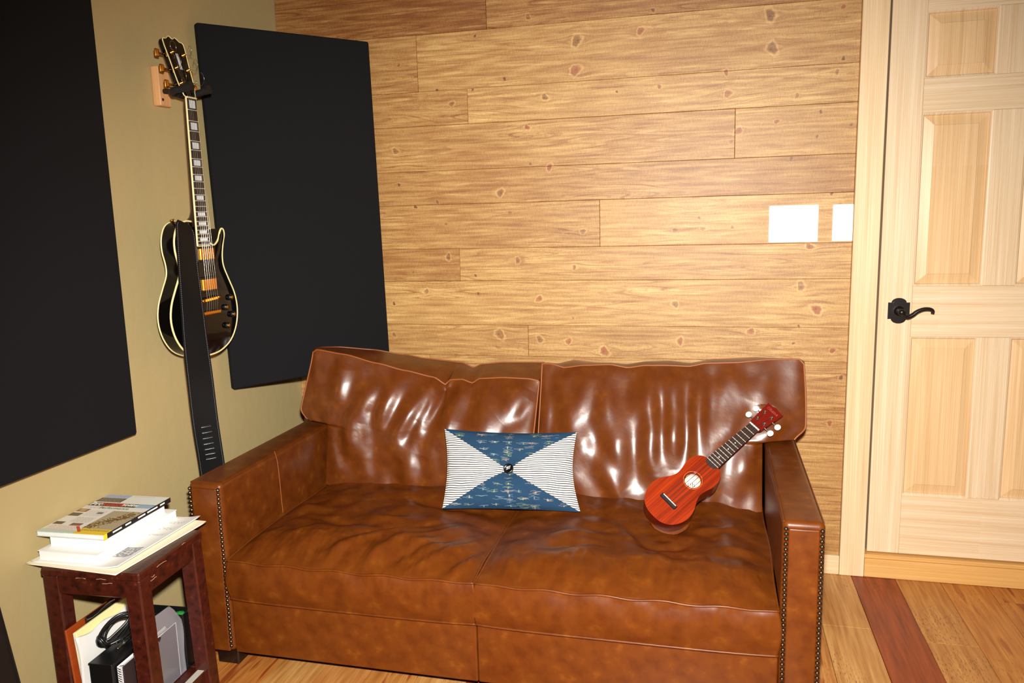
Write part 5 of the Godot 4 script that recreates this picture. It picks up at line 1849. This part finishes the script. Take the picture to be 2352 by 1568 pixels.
# ---------- ukulele ----------
func make_ukulele() -> void:
	var tail := uke_tail
	var ub := uke_basis
	var k := thing("ukulele", "reddish mahogany ukulele leaning back on the leather sofa cushions", "ukulele", tail, ub)
	var half := [Vector2(0, 0), Vector2(.028, .003), Vector2(.054, .018), Vector2(.071, .045), Vector2(.0765, .075), Vector2(.070, .105), Vector2(.056, .130), Vector2(.0485, .152), Vector2(.0505, .175), Vector2(.0565, .200), Vector2(.0555, .225), Vector2(.044, .248), Vector2(.024, .259), Vector2(0, .261)]
	var pts := PackedVector2Array()
	for q in half: pts.append(q)
	for i in range(half.size() - 2, 0, -1): pts.append(Vector2(-half[i].x, half[i].y))
	var o := smooth_loop(pts, 4)
	# sides and back
	part(k, "sides", Shape.new().prism(o, -0.066, -0.0022, true), M.koa_side)
	# soundboard with its round hole: a ring of quads from the hole to the outline
	var c := Vector2(0, 0.172)
	var r := 0.0255
	var s := Shape.new()
	var n := o.size()
	for i in n:
		var a := o[i]
		var b := o[(i + 1) % n]
		var ha := c + (a - c).normalized() * r
		var hb := c + (b - c).normalized() * r
		var A := Vector3(a.x, a.y, 0)
		var B := Vector3(b.x, b.y, 0)
		var HA := Vector3(ha.x, ha.y, 0)
		var HB := Vector3(hb.x, hb.y, 0)
		var d := Vector3(0, 0, -0.0024)
		s.quad(A, HA, HB, B, 1, a, ha, hb, b)
		s.quad(B + d, HB + d, HA + d, A + d, 2, b, hb, ha, a)
		s.quad(A, B, B + d, A + d, 3, a, b, b, a)
		s.quad(HB, HA, HA + d, HB + d, 4, hb, ha, ha, hb)
	s.outward(0)
	var sb := part(k, "soundboard", s, M.koa)
	var ring := PackedVector3Array()
	for i in 40: ring.append(Vector3(c.x + (r + 0.0035) * cos(TAU * i / 40), c.y + (r + 0.0035) * sin(TAU * i / 40), 0.0001))
	part(sb, "rosette", Shape.new().tube(ring, 0.0009, 5, true), M.rosette)
	# the label seen through the hole (lies just inside, on the back)
	var lab := part(k, "label", Shape.new().lathe(PackedVector2Array([Vector2(0, 0.0), Vector2(r - 0.001, 0.0), Vector2(r - 0.001, 0.0004), Vector2(0, 0.0004)]), 32, Transform3D(Basis(Vector3.RIGHT, PI / 2), Vector3(c.x + 0.002, c.y - 0.0025, -0.0022))), M.label_paper)
	text(lab, "lettering", "Oh", 0.0125, M.ink, Transform3D(Basis(Vector3(0, 0, 1), deg_to_rad(48)), Vector3(c.x + 0.008, c.y - 0.0150, -0.0017)), "Droid Serif")
	for q in 3: part(lab, "print_line", Shape.new().box(Vector3(c.x - 0.006 + q * 0.003, c.y + 0.008 - q * 0.006, -0.0017), Vector3(0.018, 0.0012, 0.0003), 0.0, 1, Vector2.ZERO, Basis(Vector3(0, 0, 1), deg_to_rad(48 + 20))), M.paper_grey)
	# bridge and saddle
	var bg := part(k, "bridge", Shape.new().box(Vector3(0, 0.067, 0.0030), Vector3(0.062, 0.015, 0.006), 0.002), M.ebony)
	part(bg, "saddle", Shape.new().box(Vector3(0, 0.0715, 0.0062), Vector3(0.052, 0.0028, 0.004), 0.0008), M.ivory)
	# neck, fretboard, nut
	part(k, "neck", Shape.new().half_round([[0.258, 0.024, 0.052, -0.004], [0.266, 0.023, 0.034, -0.004], [0.282, 0.022, 0.020, -0.004], [0.33, 0.0212, 0.016, -0.004], [0.43, 0.0184, 0.014, -0.004], [0.456, 0.0180, 0.012, -0.004]]), M.koa_head)
	var fo := PackedVector2Array([Vector2(-.0178, .446), Vector2(-.0225, .262), Vector2(-.0215, .252), Vector2(-.014, .245), Vector2(0, .243), Vector2(.014, .245), Vector2(.0215, .252), Vector2(.0225, .262), Vector2(.0178, .446)])
	var fb := part(k, "fretboard", Shape.new().prism(fo, -0.004, 0.0032, false), M.rosewood)
	part(fb, "nut", Shape.new().box(Vector3(0, 0.448, 0.002), Vector3(0.038, 0.005, 0.007), 0.001), M.ivory)
	var scale := 0.375
	for q in range(1, 13):
		var y := 0.446 - scale * (1.0 - pow(2.0, -q / 12.0))
		var hw := lerpf(0.0178, 0.0225, (0.446 - y) / 0.19)
		part(fb, "fret", Shape.new().box(Vector3(0, y, 0.0035), Vector3(hw * 2.0, 0.0016, 0.0012)), M.fret)
	for q in [5, 7, 10]:
		var y := 0.446 - scale * (1.0 - pow(2.0, -(q - 0.5) / 12.0))
		part(fb, "position_dot", Shape.new().lathe(PackedVector2Array([Vector2(0, 0), Vector2(0.0022, 0), Vector2(0.0022, 0.0006), Vector2(0, 0.0006)]), 12, Transform3D(Basis(Vector3.RIGHT, PI / 2), Vector3(0, y, 0.003))), M.pearl)
	# headstock with tuners
	var hx := Transform3D(Basis(Vector3.RIGHT, deg_to_rad(-8.0)), Vector3(0, 0.450, 0.0))
	var ho := smooth_loop(PackedVector2Array([Vector2(-.018, 0), Vector2(-.0235, .020), Vector2(-.027, .06), Vector2(-.0305, .100), Vector2(-.029, .1035), Vector2(-.012, .104), Vector2(0, .1085), Vector2(.012, .104), Vector2(.029, .1035), Vector2(.0305, .100), Vector2(.027, .06), Vector2(.0235, .020), Vector2(.018, 0)]), 2)
	var hd := part(k, "headstock", Shape.new().prism(ho, -0.013, 0.0, false, hx), M.koa_head)
	text(hd, "lettering", "Ohana", 0.0095, M.silver_print, hx * Transform3D(Basis.IDENTITY, Vector3(0, 0.0885, 0.0006)), "Droid Serif")
	for sg in [-1.0, 1.0]:
		for q in 2:
			var ty := 0.030 + 0.036 * q
			var tu := part(hd, "tuner_post", Shape.new().lathe(PackedVector2Array([Vector2(0, -0.002), Vector2(0.0055, -0.002), Vector2(0.0055, 0.001), Vector2(0.0028, 0.002), Vector2(0.0028, 0.009), Vector2(0, 0.0095)]), 12, hx * Transform3D(Basis(Vector3.RIGHT, PI / 2), Vector3(sg * 0.0145, ty, 0))), M.steel)
			var a := hx * Vector3(sg * 0.022, ty, -0.016)
			var b := hx * Vector3(sg * 0.038, ty, -0.016)
			part(tu, "tuner_shaft", Shape.new().tube(PackedVector3Array([a, b]), 0.0022, 8), M.steel)
			part(tu, "tuner_button", Shape.new().lathe(PackedVector2Array([Vector2(0, -0.004), Vector2(0.0085, -0.0038), Vector2(0.0112, -0.0015), Vector2(0.0112, 0.0015), Vector2(0.0085, 0.0038), Vector2(0, 0.004)]), 18, Transform3D(Basis(Vector3(0.86, 0, 0), Vector3(0, 0, 1), Vector3(0, -1.0, 0)), b + Vector3(sg * 0.007, 0, 0))), M.ivory)
	for q in 4:
		var f := (q - 1.5) / 1.5
		var post := hx * Vector3(signf(f) * 0.0145, 0.030 + 0.036 * (1 if absf(f) < 0.5 else 0), 0.006)
		part(k, "string", Shape.new().tube(PackedVector3Array([post, Vector3(f * 0.013, 0.448, 0.0062), Vector3(f * 0.020, 0.0715, 0.0088), Vector3(f * 0.020, 0.064, 0.006)]), 0.00055, 4), M.rosewood)


# ---------- wall plates and the case in the foreground ----------
func make_small() -> void:
	var a := thing("thermostat", "wide white wall control plate on the cedar planks", "wall control", Vector3(2.007, 1.316, 0.0))
	placed(a, "housing", Shape.new().box(Vector3(2.007, 1.316, 0.0068), Vector3(0.168, 0.132, 0.0135), 0.002), M.plastic)
	placed(a, "front_plate", Shape.new().box(Vector3(2.007, 1.316, 0.0140), Vector3(0.150, 0.114, 0.0016), 0.0006), M.plastic)
	for k in 2: placed(a, "indicator", Shape.new().box(Vector3(1.951, 1.319 - k * 0.012, 0.0150), Vector3(0.003, 0.003, 0.0006)), M.plastic_line)
	var b := thing("light_switch", "white light switch plate beside the door casing", "switch", Vector3(2.175, 1.316, 0.0))
	placed(b, "plate", Shape.new().box(Vector3(2.1725, 1.316, 0.0050), Vector3(0.068, 0.130, 0.0085), 0.002), M.plastic)
	var rk := placed(b, "rocker", Shape.new().box(Vector3(2.180, 1.316, 0.0095), Vector3(0.034, 0.068, 0.004), 0.001), M.plastic)
	placed(rk, "slide", Shape.new().box(Vector3(2.180, 1.291, 0.0118), Vector3(0.017, 0.002, 0.0008)), M.plastic_line)
	# black instrument case leaning on the wall, only its edge is in view
	var lean := Basis(Vector3(0, 0, 1), deg_to_rad(9.0))
	var c := thing("instrument_case", "black hard case leaning on the olive wall with a white and blue sticker", "case", Vector3(0.205, 0.0, 1.945), lean * Basis(Vector3.RIGHT, deg_to_rad(0.0)))
	part(c, "case_shell", Shape.new().soft_box(Vector3(0, 0.345, 0), Vector3(0.12, 0.66, 0.52), 0.03, 5), M.case)
	part(c, "case_seam", Shape.new().box(Vector3(0, 0.345, 0), Vector3(0.006, 0.664, 0.524), 0.001), M.black_plastic)
	for z in [-0.15, 0.15]: part(c, "case_foot", Shape.new().box(Vector3(0.0, 0.010, z), Vector3(0.09, 0.020, 0.03), 0.004), M.rubber)
	var st := part(c, "sticker", Shape.new().box(Vector3(0.0605, 0.315, -0.200), Vector3(0.0012, 0.022, 0.10), 0.0003), M.white_print)
	part(st, "sticker_field", Shape.new().box(Vector3(0.0605, 0.270, -0.185), Vector3(0.0012, 0.066, 0.10), 0.0003), M.blue)
